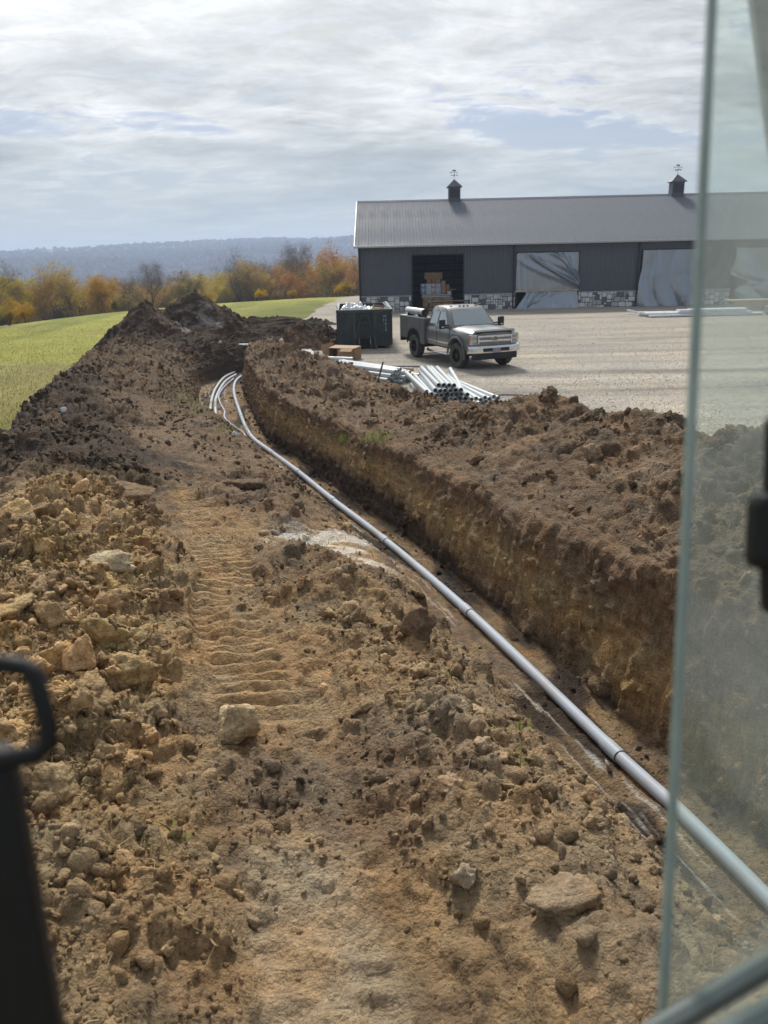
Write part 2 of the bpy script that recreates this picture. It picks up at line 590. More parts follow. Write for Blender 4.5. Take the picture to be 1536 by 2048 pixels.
def blur_cols(A):
    B = np.pad(A, ((0, 0), (4, 4)), 'edge')
    return sum(B[:, i:i + A.shape[1]] * ker[i] for i in range(9))


T, Z = blur_cols(T), blur_cols(Z)
cx, cy, tx, ty = cl_at(S)
EX = cx[:, None] + ty[:, None] * T
EY = cy[:, None] - tx[:, None] * T
EZ = Z.copy()
SS = np.broadcast_to(S[:, None], EX.shape)
KC = np.broadcast_to(kcol[None, :], EX.shape)
YC = np.broadcast_to(cy[:, None], EX.shape)


def grid_normals(X, Y, Zz):
    P = np.stack([X, Y, Zz], -1)
    n = np.cross(np.gradient(P, axis=1), np.gradient(P, axis=0))
    n /= np.maximum(np.linalg.norm(n, axis=-1), 1e-9)[..., None]
    n[n[..., 2] < -0.2] *= -1
    return n


NRM = grid_normals(EX, EY, EZ)
patchy = np.clip(0.95 + 0.9 * fbm(EX * 0.7, EY * 0.7, EZ * 0.5, 5, 3), 0.55, 1.5)
amp = patchy * np.interp(KC, np.arange(K), [0, .05, .12, .14, .12, .095, .08, .11, .075, .055, .03, .022, .03, .055, .10, .14, .15, .11, .03, 0])
far_calm = np.interp(YC, [0, 14, 24, 34], [1, 1.05, 1.5, 1.6])
# rocky left mound
EX0, EY0 = EX, EY
rocky = sstep(2.0, 3.0, KC) * (1 - sstep(3.9, 5.5, KC)) * sstep(3.0, 6.0, YC) * (1 - sstep(9.5, 13.5, YC + 2.2 * fbm(EX0 * .5, EY0 * .5, 0 * EX0, 6, 3)))
f_lo = fbm(EX * 1.1, EY * 1.1, EZ * 1.1, 3, 4)
k1 = chunks(EX * 2.3, EY * 2.3, EZ * 2.3, 11)
k2 = chunks(EX * 5.5, EY * 5.5, EZ * 5.5, 12)
k3 = chunks(EX * 13.0, EY * 13.0, EZ * 13.0, 13)
k4 = chunks(EX * 27.0, EY * 27.0, EZ * 27.0, 14)
bil = np.abs(fbm(EX * 4, EY * 4, EZ * 4, 15, 4))
dome = lambda w, r, e: np.clip(1 - (w / (0.45 + 0.55 * r)) ** 2, 0, 1) ** e
D = amp * (1 - .6 * sstep(11.9, 12.1, KC) * (1 - sstep(12.9, 13.3, KC))) * far_calm * (1.2 * f_lo + 0.82 * k1 + 0.54 * k2 + 0.30 * k3 + 0.13 * k4 + 0.8 * bil + 0.30 * fbm(EX * 9, EY * 9, EZ * 9, 8, 4, .65))
D += rocky * (0.055 * k2 + 0.05 * k1 + 0.018 * k3)
# scraped right wall: bucket tooth grooves that run down the face, and spalls
wall = sstep(11.9, 12.1, KC) * (1 - sstep(13.0, 13.6, KC))
grv = fbm(SS * 7.0, EZ * 0.7, 0 * SS, 51, 3)
teeth = np.abs(np.sin(np.pi * (SS / 0.15 + 1.2 * fbm(SS * 1.1, EZ * 1.2, 0 * SS, 52, 2)))) ** .6
tmask = sstep(-.15, .25, fbm(SS * .8, EZ * .9, 0 * SS, 54, 3))
D += wall * 0.032 * teeth * tmask
D += wall * (0.035 * grv + 0.05 * fbm(SS * 1.2, EZ * 1.6, 0 * SS, 53, 3) + 0.045 * k2 + 0.03 * k1)
overh = np.exp(-((KC - 13.0) / 0.22) ** 2)
D += overh * 0.09 * fbm(SS * 2.4, 0 * SS, 0 * SS, 55, 4)
# trench floor: streaks along its length and a rough left part
flo = sstep(9.7, 10.1, KC) * (1 - sstep(11.8, 12.1, KC))
D += flo * (0.02 * fbm(T * 22, SS * 1.2, 0 * SS, 57, 3) + 0.012 * fbm(EX * 14, EY * 14, 0 * SS, 58, 3))
# excavator track prints: cleat bars across the two track runs
tw = T + 3.08 + 0.10 * fbm(SS * 0.8, 0 * SS, 0 * SS, 60, 2)
trk = sstep(-.34, -.24, tw) * (1 - sstep(.22, .34, tw))
ph = SS / 0.165 + 0.5 * tw + 0.14 * vnoise(SS * 0.9, KC, 0 * SS, 61)
saw = np.abs((ph % 1.0) - .5) * 2
bars = sstep(.40, .70, saw) * (0.85 + 0.6 * np.clip(vnoise(SS * 3.1, tw * 5, 0 * SS, 62), -.5, 1))
where = sstep(-0.12, 0.30, fbm(SS * 0.8 + 4.2, tw * 2.5, 0 * SS, 63, 3) * 1.1 + np.interp(YC, [1, 3.2, 3.9, 5.0, 5.6, 9.0, 9.6, 10.3, 11.0, 12.6, 13.4], [.45, .40, -.35, -.3, .55, .55, -.4, -.3, .4, .4, -.8]))
soft = np.interp(YC, [3, 5], [.45, 1])
D = D * (1 - 0.88 * trk * where) + trk * where * (0.066 * bars - 0.035) * soft
EX = EX + NRM[..., 0] * D
EY = EY + NRM[..., 1] * D
EZ = EZ + NRM[..., 2] * D
# the flat pad of pale clay beside the rim
cpx, cpy = -0.62, 8.95
pad = np.exp(-(((EX - cpx) / 0.85) ** 2 + ((EY - cpy) / 0.75) ** 2) ** 2) * (KC < 9)
EZ = EZ * (1 - 0.8 * pad) + 0.8 * pad * (0.47 + 0.012 * fbm(EX * 6, EY * 2, 0 * EX, 65, 3))
NRM = grid_normals(EX, EY, EZ)

# ---- soil kinds (what the soil itself is, plus light painted on the track bars)
C_BROWN = np.array([.225, .155, .098])
C_DARK = np.array([.078, .057, .042])
C_TAN = np.array([.415, .280, .150])
C_YEL = np.array([.46, .315, .145])
C_SAND = np.array([.43, .315, .195])
C_GREY = np.array([.58, .53, .46])
C_RED = np.array([.175, .115, .072])


def lerp(A, B, f):
    return A * (1 - f[..., None]) + B * f[..., None]


n_a = fbm(EX * 0.8, EY * 0.8, EZ * 0.8, 71, 4)
n_b = fbm(EX * 3.1, EY * 3.1, EZ * 3.1, 73, 4)
n_c = fbm(EX * 0.35, EY * 0.35, 0 * EX, 75, 3)
C = np.broadcast_to(C_BROWN, EX.shape + (3,)).copy()
left = 1 - sstep(9.2, 9.8, KC)
# left bank by distance
C = lerp(C, C_TAN * 0.86, left * sstep(-.35, .25, n_a + np.interp(YC, [0, 4, 6, 10.5, 12.5], [.05, .2, .35, .25, -.7])))
dark = left * sstep(-.12, .2, n_c * 0.8 + n_b * 0.25 + np.interp(YC, [9, 12, 14, 18.5, 20.5, 23], [-.9, .05, .25, .15, -.25, -.6]) + np.interp(KC, [0, 2, 4, 5.2, 7], [.25, .25, .2, -.3, -.6]))
C = lerp(C, C_DARK, dark * 0.9)
C = lerp(C, C_BROWN * .74, left * sstep(17, 20, YC) * (1 - dark) * 0.9)
C = lerp(C, C_DARK * 1.5, left * sstep(.10, .42, fbm(EX * 1.6 + 5, EY * 1.6, EZ * 1.6, 77, 4)) * .6)
# rocky tan mound
C = lerp(C, lerp(np.broadcast_to(C_TAN, C.shape), C_YEL, sstep(-.1, .4, n_b)), rocky * sstep(-.5, .2, n_a))
# sandy dry windrow near the trench and the packed track run near the camera
C = lerp(C, C_SAND * 0.80, sstep(6.3, 7.0, KC) * left * (1 - sstep(4.5, 7.5, YC)) * sstep(-.5, .3, n_b + .2) * 0.8)
C = lerp(C, C_SAND, trk * (1 - sstep(3.6, 5.0, YC)) * sstep(-.4, .3, n_a + .25) * 0.95)
C = lerp(C, C_TAN * (0.72 + 0.5 * np.clip(bars, 0, 1))[..., None], trk * where * sstep(4, 6, YC) * (1 - sstep(11, 14, YC)) * 0.8)  # pale packed bars; bright sunlit tops and darker troughs painted into the colour
C = lerp(C, C_BROWN * 0.8, sstep(6.6, 7.2, KC) * left * sstep(5, 6.5, YC) * (1 - sstep(9, 12, YC)) * sstep(-.1, .3, n_b) * 0.8)
# old sod on the far left rim
C = lerp(C, np.array([.21, .18, .085]), sstep(6.5, 7.3, KC) * left * sstep(17.5, 19.5, YC) * (1 - sstep(24, 26, YC)) * sstep(-.2, .3, n_b) * 0.75)
# trench floor
C = lerp(C, lerp(np.broadcast_to(C_TAN * 0.72, C.shape), C_BROWN, sstep(-.2, .3, n_b)), flo * 0.9)
C = lerp(C, C_DARK * 0.8, flo * sstep(0.05, .35, fbm(T * 3, SS * 0.7, 0 * SS, 81, 3) + np.exp(-((YC - 6.9) / 0.5) ** 2) * .5))
C = lerp(C, C_GREY, flo * (KC < 10.8) * sstep(.25, .45, fbm(T * 25, SS * 0.9, 0 * SS, 83, 3)) * 0.7)
# right wall strata: brown on top, ochre subsoil band; below them a darker foot that thins towards the camera
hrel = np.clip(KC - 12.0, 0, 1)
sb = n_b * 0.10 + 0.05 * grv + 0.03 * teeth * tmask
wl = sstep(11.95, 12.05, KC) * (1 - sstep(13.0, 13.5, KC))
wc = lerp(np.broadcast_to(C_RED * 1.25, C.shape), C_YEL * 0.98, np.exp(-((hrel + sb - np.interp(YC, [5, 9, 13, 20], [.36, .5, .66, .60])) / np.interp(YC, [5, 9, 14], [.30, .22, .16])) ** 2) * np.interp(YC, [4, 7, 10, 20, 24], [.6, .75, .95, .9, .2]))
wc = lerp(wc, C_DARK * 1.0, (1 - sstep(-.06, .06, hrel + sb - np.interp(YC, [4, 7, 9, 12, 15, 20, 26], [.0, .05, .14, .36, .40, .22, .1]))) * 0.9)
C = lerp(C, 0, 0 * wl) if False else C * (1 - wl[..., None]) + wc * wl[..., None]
right = sstep(13.0, 13.6, KC)
rc = lerp(np.broadcast_to(C_BROWN * 0.85, C.shape), C_BROWN * 1.25, sstep(0.0, .45, n_b))
rc = lerp(rc, C_DARK * 1.5, sstep(.15, .5, n_a) * 0.5)
C = C * (1 - right[..., None]) + rc * right[..., None]
C = lerp(C, C_DARK * 0.9, sstep(31, 33, YC) * 0.85)
C = lerp(C, C_GREY * 1.15, np.clip(pad * 1.3, 0, 1) * sstep(-.15, .12, fbm(EX * 2.2, EY * 5, 0 * EX, 85, 4) + .16 * pad - .05))
EV = np.stack([EX, EY, EZ], -1)
nr, nc = EX.shape
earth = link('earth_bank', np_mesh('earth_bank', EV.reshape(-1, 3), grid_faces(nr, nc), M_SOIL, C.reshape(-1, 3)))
tag(earth, 'brown excavated earth bank with a long trench cut through it', None, None, 'structure')


def earth_z(x, y, lo=0, hi=None):
    """nearest point of the earth surface by plan distance"""
    d = (EX - x) ** 2 + (EY - y) ** 2
    i = np.unravel_index(np.argmin(d), d.shape)
    return float(EZ[i]), i


# ------------------------------------------------------------------ field, valley and far hills: one sheet to the horizon
def s_coord(x, y):
    """rough trench coordinates of plan points: distance from the centre line (signed) and its y"""
    best = np.full(x.shape, 1e9)
    tt = np.zeros(x.shape)
    yy = np.zeros(x.shape)
    for i in range(0, len(CLD), 3):
        d = (x - CLD[i, 0]) ** 2 + (y - CLD[i, 1]) ** 2
        m = d < best
        best = np.where(m, d, best)
        tt = np.where(m, (x - CLD[i, 0]) * _tan[i, 1] - (y - CLD[i, 1]) * _tan[i, 0], tt)
        yy = np.where(m, CLS[i], yy)
    return tt, yy, np.sqrt(best)


def ridge_top(az):
    return 34 + 4 * np.sin(az * 9 + 2.6) + 3 * np.sin(az * 23 + 2) + 5 * np.exp(-((az + 0.14) / 0.06) ** 2)


def land_z(x, y):
    e = np.sqrt((np.maximum(0, 2 - x) / 28) ** 2 + (np.maximum(0, y - 48) / 37) ** 2)
    g = np.maximum(0, (e - 0.70) * 31)
    z = np.where(g < 26, -0.0032 * g * g, -0.0032 * 26 * 26 - 0.166 * (g - 26))
    r = np.hypot(x, y)
    z = np.maximum(z, -62 + 8 * fbm(x / 300, y / 300, 0 * x, 91, 3))
    z = np.where(r > 4, z + 0.05 * fbm(x / 6, y / 6, 0 * x, 93, 3) * sstep(0, 6, g), z)
    az = np.arctan2(x, y)
    up = sstep(900, 2500, r + 110 * fbm(x / 420, y / 420, 0 * x, 95, 4))
    hill = (ridge_top(az) + 64) * up * sstep(700, 1000, y + 0.2 * np.abs(x))
    spur = 15 * np.maximum(0, fbm(x / 260, y / 260, 0 * x, 97, 4)) * sstep(900, 1400, r) * (1 - sstep(2200, 2700, r))
    return z + hill + spur


ang = np.concatenate([np.linspace(-42, 48, 420, endpoint=False), np.linspace(48, 318, 90, endpoint=False)])
ang = np.radians(ang)
rad = np.concatenate([[0.5, 1.5], np.geomspace(3, 5200, 430)])
GX = rad[:, None] * np.sin(ang)[None, :]
GY = rad[:, None] * np.cos(ang)[None, :]
GZ = land_z(GX, GY)
tt, sq, dd = s_coord(GX, GY)
cut = (tt > -5.6) & (tt < 3.4) & (dd < 6.0) & (sq < S_END - 0.3)
cut &= ~((sq > s_of_y(np.array(28.0))) & (tt > 1.4))
near_end = (sq > s_of_y(np.array(33.0)))
cut &= ~(near_end & ((tt < -4.0) | (tt > 1.45)))
GZ = np.where(cut, -2.6, GZ)
gr = np.hypot(GX, GY)
n1 = fbm(GX / 9, GY / 9, 0 * GX, 101, 4)
n2 = fbm(GX / 160, GY / 160, 0 * GX, 103, 4)
GC = np.broadcast_to(np.array([.33, .325, .075]), GX.shape + (3,)).copy()
GC = lerp(GC, np.array([.31, .275, .11]), sstep(-.3, .5, n1 + np.interp(gr, [15, 32, 45], [.6, .2, -.5])))
GC = lerp(GC, np.array([.135, .170, .040]), sstep(0.1, .5, fbm(GX / 3, GY / 14, 0 * GX, 105, 3)) * 0.5)
# rank strip beside the gravel drive
GC = lerp(GC, np.array([.120, .145, .040]), sstep(-13, -7, GX) * (GX < 0) * (GY > 30) * (1 - sstep(58, 80, GY)) * 0.75)
GC = lerp(GC, np.array([.10, .085, .055]), sstep(95, 130, gr))
wood = lerp(np.broadcast_to(np.array([.060, .055, .060]), GC.shape), np.array([.050, .060, .050]), sstep(-.1, .4, n2))
GC = lerp(GC, wood, sstep(500, 800, gr))
past = sstep(0.10, 0.18, fbm(GX / 380 + 3, GY / 150, 0 * GX, 107, 3)) * sstep(2050, 2350, gr)
GC = lerp(GC, np.array([.15, .20, .07]), past)
M_LAND = bpy.data.materials.new('grass_land')
M_LAND.use_nodes = True
M_LAND.node_tree.nodes.clear()
t = NT(M_LAND.node_tree)
base = t.n('ShaderNodeAttribute', attribute_name='soil').outputs['Color']
pos = t.n('ShaderNodeNewGeometry').outputs['Position']
a1 = t.ramp(t.noise(pos, 3.5, 8.0, 0.7), [(0.3, 0.72), (0.7, 1.28)])
a2 = t.ramp(t.noise(pos, 0.35, 5.0, 0.6), [(0.3, 0.85), (0.7, 1.15)])
cc = t.mix(1.0, t.mix(1.0, base, a1, 'MULTIPLY'), a2, 'MULTIPLY')
bp = t.n('ShaderNodeBump', {'Strength': 1.0, 'Distance': 0.08, 'Height': t.noise(pos, 12.0, 6.0, 0.7)})
p = t.n('ShaderNodeBsdfPrincipled', {'Base Color': cc, 'Roughness': 0.9, 'Specular IOR Level': 0.1, 'Normal': bp.outputs[0]})
t.n('ShaderNodeOutputMaterial', {'Surface': p.outputs[0]})
ground = link('ground', np_mesh('ground', np.stack([GX, GY, GZ], -1).reshape(-1, 3), grid_faces(len(rad), len(ang), True), M_LAND, GC.reshape(-1, 3)))
tag(ground, 'yellow green mown field falling to a wooded valley and far hills', None, None, 'structure')

# ------------------------------------------------------------------ gravel yard
gy = np.concatenate([np.linspace(6, 20, 40, endpoint=False), np.linspace(20, 88, 150)])
edge = np.interp(gy, [0, 6, 26, 31, 34, 37, 42, 46, 50, 56, 66, 74, 80, 88], [7.5, 5.2, -.8, -2.9, -3.2, -2.8, -3.6, -4.6, -5.0, -4.9, -4.5, -3.8, -3.0, -2.4])
edge = edge + 0.35 * fbm(gy / 1.7, 0 * gy, 0 * gy, 111, 3)
u = np.linspace(0, 1, 160) ** 1.25
YX = edge[:, None] + u[None, :] * (62 - edge[:, None])
YY = np.broadcast_to(gy[:, None], YX.shape)
YZ = 0.022 + 0.012 * fbm(YX / 2.2, YY / 2.2, 0 * YX, 113, 3) + land_z(YX, YY) * (YY > 70)
M_GRAVEL = bpy.data.materials.new('gravel')
M_GRAVEL.use_nodes = True
M_GRAVEL.node_tree.nodes.clear()
t = NT(M_GRAVEL.node_tree)
pos = t.n('ShaderNodeNewGeometry').outputs['Position']
v1 = t.n('ShaderNodeTexVoronoi', {'Vector': pos, 'Scale': 31.0})
v2 = t.n('ShaderNodeTexVoronoi', {'Vector': pos, 'Scale': 75.0})
stone = t.ramp(t.n('ShaderNodeSeparateColor', {0: v1.outputs['Color']}).outputs[0], [(0.0, (.25, .225, .195)), (0.35, (.34, .305, .26)), (0.75, (.45, .41, .35)), (1.0, (.70, .65, .57))])
rut = t.n('ShaderNodeMapping', {0: pos, 2: (0, 0, R(-20)), 3: (.05, .55, 1.0)}).outputs[0]
big = t.mix(1.0, t.ramp(t.noise(pos, 0.18, 6.0, 0.65), [(0.35, (.66, .69, .74)), (0.65, (1.12, 1.06, .96))]), t.ramp(t.noise(rut, 1.0, 6.0, 0.6, 0.4), [(0.36, .52), (0.5, .98), (0.66, 1.2)]), 'MULTIPLY')
c = t.mix(1.0, stone, big, 'MULTIPLY')
sep = t.n('ShaderNodeSeparateXYZ', {0: pos})
band = t.ramp(t.math('DIVIDE', sep.outputs[1], 100.0), [(0.24, 0.15), (0.46, 0.9)])
dust = t.mix(t.noise(pos, 1.2, 5.0), (.29, .255, .205), (.39, .345, .285))
c = t.mix(t.math('MULTIPLY', band, t.ramp(t.noise(pos, 0.5, 6.0, 0.65), [(0.35, 0.25), (0.6, 1.0)])), c, dust)
h = t.math('ADD', t.math('MULTIPLY', v1.outputs['Distance'], -1.0), t.math('MULTIPLY', v2.outputs['Distance'], -0.5))
bp = t.n('ShaderNodeBump', {'Strength': 1.0, 'Distance': 0.004, 'Height': h})
p = t.n('ShaderNodeBsdfPrincipled', {'Base Color': c, 'Roughness': 0.88, 'Specular IOR Level': 0.25, 'Normal': bp.outputs[0]})
t.n('ShaderNodeOutputMaterial', {'Surface': p.outputs[0]})
yard = link('gravel_yard', np_mesh('gravel_yard', np.stack([YX, YY, YZ], -1).reshape(-1, 3), grid_faces(*YX.shape), M_GRAVEL))
tag(yard, 'pale grey crushed stone yard in front of the barn', None, None, 'structure')
rs = np.random.RandomState(5)


def ico():
    ph = (1 + 5 ** .5) / 2
    v = np.array([(-1, ph, 0), (1, ph, 0), (-1, -ph, 0), (1, -ph, 0), (0, -1, ph), (0, 1, ph), (0, -1, -ph), (0, 1, -ph), (ph, 0, -1), (ph, 0, 1), (-ph, 0, -1), (-ph, 0, 1)], float)
    v /= np.linalg.norm(v[0])
    f = np.array([(0, 11, 5), (0, 5, 1), (0, 1, 7), (0, 7, 10), (0, 10, 11), (1, 5, 9), (5, 11, 4), (11, 10, 2), (10, 7, 6), (7, 1, 8), (3, 9, 4), (3, 4, 2), (3, 2, 6), (3, 6, 8), (3, 8, 9), (4, 9, 5), (2, 4, 11), (6, 2, 10), (8, 6, 7), (9, 8, 1)])
    return v, f


def subdiv(v, f):
    mid, nv, nf = {}, list(v), []
    def m(a, b):
        k = (min(a, b), max(a, b))
        if k not in mid:
            p = (nv[a] + nv[b])
            nv.append(p / np.linalg.norm(p))
            mid[k] = len(nv) - 1
        return mid[k]
    for a, b, c in f:
        ab, bc, ca = m(a, b), m(b, c), m(c, a)
        nf += [(a, ab, ca), (b, bc, ab), (c, ca, bc), (ab, bc, ca)]
    return np.array(nv), np.array(nf)


I0 = ico()
I1 = subdiv(*I0)
I2 = subdiv(*I1)
I3 = subdiv(*I2)
OCT = (np.array([(1, 0, 0), (-1, 0, 0), (0, 1, 0), (0, -1, 0), (0, 0, 1), (0, 0, -1)], float), np.array([(0, 2, 4), (2, 1, 4), (1, 3, 4), (3, 0, 4), (2, 0, 5), (1, 2, 5), (3, 1, 5), (0, 3, 5)]))


def clod_shape(base, seed, facet=0.5, lump=0.25):
    v, f = base
    r = np.random.RandomState(seed)
    d = np.ones(len(v)) * 1.1
    for _ in range(11):                     # broken flat faces
        n = r.normal(size=3)
        n /= np.linalg.norm(n)
        h = r.uniform(0.5, 0.95)
        k = v @ n
        d = np.where(k > 0.05, np.minimum(d, h / np.maximum(k, 1e-6)), d)
    d = d * (1 + lump * 0.6 * fbm(v[:, 0] * 1.6 + seed, v[:, 1] * 1.6, v[:, 2] * 1.6, seed, 4, .62))
    w = v * d[:, None]
    w *= r.uniform(0.6, 1.25, 3)
    return w, f


def rot_mats(n, r, tilt=None):
    q = r.normal(size=(n, 4))
    q /= np.linalg.norm(q, axis=1)[:, None]
    w, x, y, z = q.T
    return np.stack([1 - 2 * (y * y + z * z), 2 * (x * y - w * z), 2 * (x * z + w * y), 2 * (x * y + w * z), 1 - 2 * (x * x + z * z), 2 * (y * z - w * x), 2 * (x * z - w * y), 2 * (y * z + w * x), 1 - 2 * (x * x + y * y)], -1).reshape(n, 3, 3)


def scatter(shapes, pos, size, col, r):
    """merge many small bodies into one vertex/face/colour set"""
    Vs, Fs, Cs, off = [], [], [], 0
    pick = r.randint(0, len(shapes), len(pos))
    for k, (v, f) in enumerate(shapes):
        m = pick == k
        n = int(m.sum())
        if not n:
            continue
        Rm = rot_mats(n, r)
        V = np.einsum('nij,vj->nvi', Rm, v) * size[m][:, None, None] + pos[m][:, None, :]
        F = f[None] + (np.arange(n) * len(v))[:, None, None] + off
        Vs.append(V.reshape(-1, 3))
        Fs.append(F.reshape(-1, 3))
        Cs.append(np.repeat(col[m], len(v), 0))
        off += n * len(v)
    return np.vstack(Vs), np.vstack(Fs), np.vstack(Cs)


# loose stones over the nearer gravel
n = 14000
yy_ = 9 + 52 * rs.rand(n) ** 1.25
xx_ = np.interp(yy_, gy, edge) + (yy_ * 0.62 + 3.5 - np.interp(yy_, gy, edge)) * rs.rand(n)
sz = rs.uniform(0.008, 0.020, n)
pc = np.array([.40, .365, .32]) * rs.uniform(0.65, 1.45, (n, 1)) * (1 + rs.normal(0, .04, (n, 3)))
V, F, Cc = scatter([OCT], np.stack([xx_, yy_, 0.03 + 0 * xx_], -1), sz, pc, rs)
st = link('gravel_stone', np_mesh('gravel_stone', V, F, M_SOIL, np.clip(Cc, 0, 1), False))
tag(st, 'loose crushed stones strewn over the gravel yard', 'gravel', None, 'stuff')

# ------------------------------------------------------------------ mounds at the far end of the trench
def mound(name, label, cxy, rx, ry, h, rot, col, seed, sharp=1.3, cat='dirt mound', pale=None, peaks=()):
    n = 150
    a, b = np.meshgrid(np.linspace(-1.25, 1.25, n), np.linspace(-1.25, 1.25, n))
    x, y = a * rx, b * ry
    ca, sa = math.cos(rot), math.sin(rot)
    X = cxy[0] + x * ca - y * sa
    Y = cxy[1] + x * sa + y * ca
    rr = np.sqrt(a * a + b * b) * (1 + 0.22 * fbm(a * 2.2, b * 2.2, 0 * a, seed, 3))
    z = h * np.clip(1 - rr, -1.2, 1)
    z = np.where(z > 0, h * (np.maximum(z, 0) / h) ** sharp, z)
    for (pxx, pyy, ph, pr) in peaks:
        z += ph * np.exp(-(((X - pxx) ** 2 + (Y - pyy) ** 2) / pr ** 2))
    w1, q1 = worley(X * 2.2, Y * 2.2, z * 2.2, seed + 3)
    w2, q2 = worley(X * 6, Y * 6, z * 6, seed + 4)
    z = z + sstep(-.2, .3, z) * (0.22 * chunks(X * 2, Y * 2, z * 2, seed + 3) + 0.14 * chunks(X * 5, Y * 5, z * 5, seed + 4) + 0.12 * fbm(X * 1.5, Y * 1.5, 0 * X, seed + 5, 4)) - 0.08
    cl = np.broadcast_to(np.array(col), X.shape + (3,)).copy()
    cl = lerp(cl, np.array(col) * 0.55, sstep(0, .5, fbm(X * .9, Y * .9, z, seed + 6, 4)))
    if pale is not None:
        pf = sstep(.0, .3, fbm(X * 1.7, Y * 1.7, z * 1.7, seed + 7, 4) + pale[3] - ((X - pale[0]) ** 2 + (Y - pale[1]) ** 2) / pale[2] ** 2)
        cl = lerp(cl, np.array([.30, .275, .25]), pf * 0.8)
    o = link(name, np_mesh(name, np.stack([X, Y, z], -1).reshape(-1, 3), grid_faces(n, n), M_SOIL, cl.reshape(-1, 3)))
    return tag(o, label, cat)


mound('dirt_mound', 'tallest pointed dark dirt mound at the far end of the trench', (-9.1, 39.4), 4.0, 3.2, 2.5, 0.1, (.085, .060, .044), 201, 1.0, pale=(-8.4, 37.4, 1.7, .22))
mound('dirt_mound', 'lower peaked dirt mound left of the tallest mound', (-10.6, 35.8), 2.8, 3.0, 2.2, 0.4, (.095, .066, .047), 211, 1.0, pale=(-9.2, 35.4, 1.4, .2))
mound('dirt_mound', 'low dark lumpy soil heap between the tall mound and the gravel drive', (-5.6, 42.5), 3.6, 2.2, .95, 0.1, (.075, .055, .042), 221, 0.9)
mound('dirt_mound', 'small brown cone of dirt left of the dumpster', (-3.45, 35.6), 1.9, 1.8, 1.15, 0.0, (.165, .108, .068), 231, 1.2)
mound('dirt_mound', 'flat dark soil heap against the left side of the dumpster', (-2.35, 36.6), 1.3, 1.9, .62, 0.2, (.085, .060, .045), 241, 0.9)
mound('dirt_mound', 'thin spread of dark soil beside the gravel drive behind the mounds', (-4.2, 47.5), 2.0, 1.3, .35, 0.0, (.095, .075, .05), 251, 0.9)

# ------------------------------------------------------------------ loose clods on the earth bank
area = np.linalg.norm(np.cross(np.gradient(EV, axis=1), np.gradient(EV, axis=0)), axis=-1)
dist = np.sqrt((EX) ** 2 + (EY) ** 2 + (EZ - 4) ** 2)
seen = (EY > 0.8) & (EY < 34) & (np.abs(EX) < 0.62 * EY + 1.5)
dens0 = np.interp(KC, np.arange(K), [0, .5, 1, 1.1, 1.2, .7, .45, 1.0, .8, .5, .25, .2, 1.3, .1, .8, 1.0, 1.0, .8, .5, 0])
dens0 = dens0 * (1 + 2.6 * rocky) * (1 - 0.7 * trk * where) * (1 - .9 * pad)
dens0 = dens0 * np.clip(0.55 + 1.2 * fbm(EX * .9, EY * .9, 0 * EX, 121, 3), 0.08, 2)
flatC = C.reshape(-1, 3)


def pick_points(n, power, r, mul=None):
    w = area * dens0 * seen / np.maximum(dist, 2) ** power
    if mul is not None:
        w = w * mul
    w = w.ravel()
    idx = r.choice(len(w), n, p=w / w.sum())
    return idx


flatV, flatN = EV.reshape(-1, 3), NRM.reshape(-1, 3)
tiny = [clod_shape(I0, 300 + k, .5, .35) for k in range(5)]
mid = [clod_shape(I1, 320 + k, .5, .4) for k in range(6)]
mid += [(v_ * np.array([1.25, .95, .32]), f_) for v_, f_ in (clod_shape(I1, 340 + k, .5, .3) for k in range(4))]
idx = pick_points(26000, 1.5, rs)
sz = 0.006 + 0.011 * rs.rand(len(idx)) ** 2 * 2
tint = np.exp(rs.normal(0.05, .16, (len(idx), 1)))
V1, F1, C1 = scatter(tiny, flatV[idx] + flatN[idx] * (sz * 0.05)[:, None], sz, flatC[idx] * tint, rs)
idx = pick_points(6800, 0.9, rs, (1 - .8 * trk * where))
sz = 0.016 + 0.050 * rs.rand(len(idx)) ** 2.0
tint = np.exp(rs.normal(0.10, .20, (len(idx), 1)))
V2, F2, C2 = scatter(mid, flatV[idx] + flatN[idx] * (sz * 0.12)[:, None], sz, flatC[idx] * tint, rs)
idx = pick_points(3800, 0.0, rs, ((YC > 12) & (KC > 1.1)).astype(float))
sz = 0.028 + 0.055 * rs.rand(len(idx)) ** 2.0
tint = np.exp(rs.normal(0.02, .18, (len(idx), 1)))
V3, F3, C3 = scatter(mid, flatV[idx] + flatN[idx] * (sz * 0.1)[:, None], sz, flatC[idx] * tint, rs)
V = np.vstack([V1, V2, V3])
F = np.vstack([F1, F2 + len(V1), F3 + len(V1) + len(V2)])
so = link('loose_soil', np_mesh('loose_soil', V, F, M_SOIL, np.clip(np.vstack([C1, C2, C3]), 0, 1), False))
tag(so, 'small loose clods and crumbs of soil covering the earth bank', 'soil', None, 'stuff')

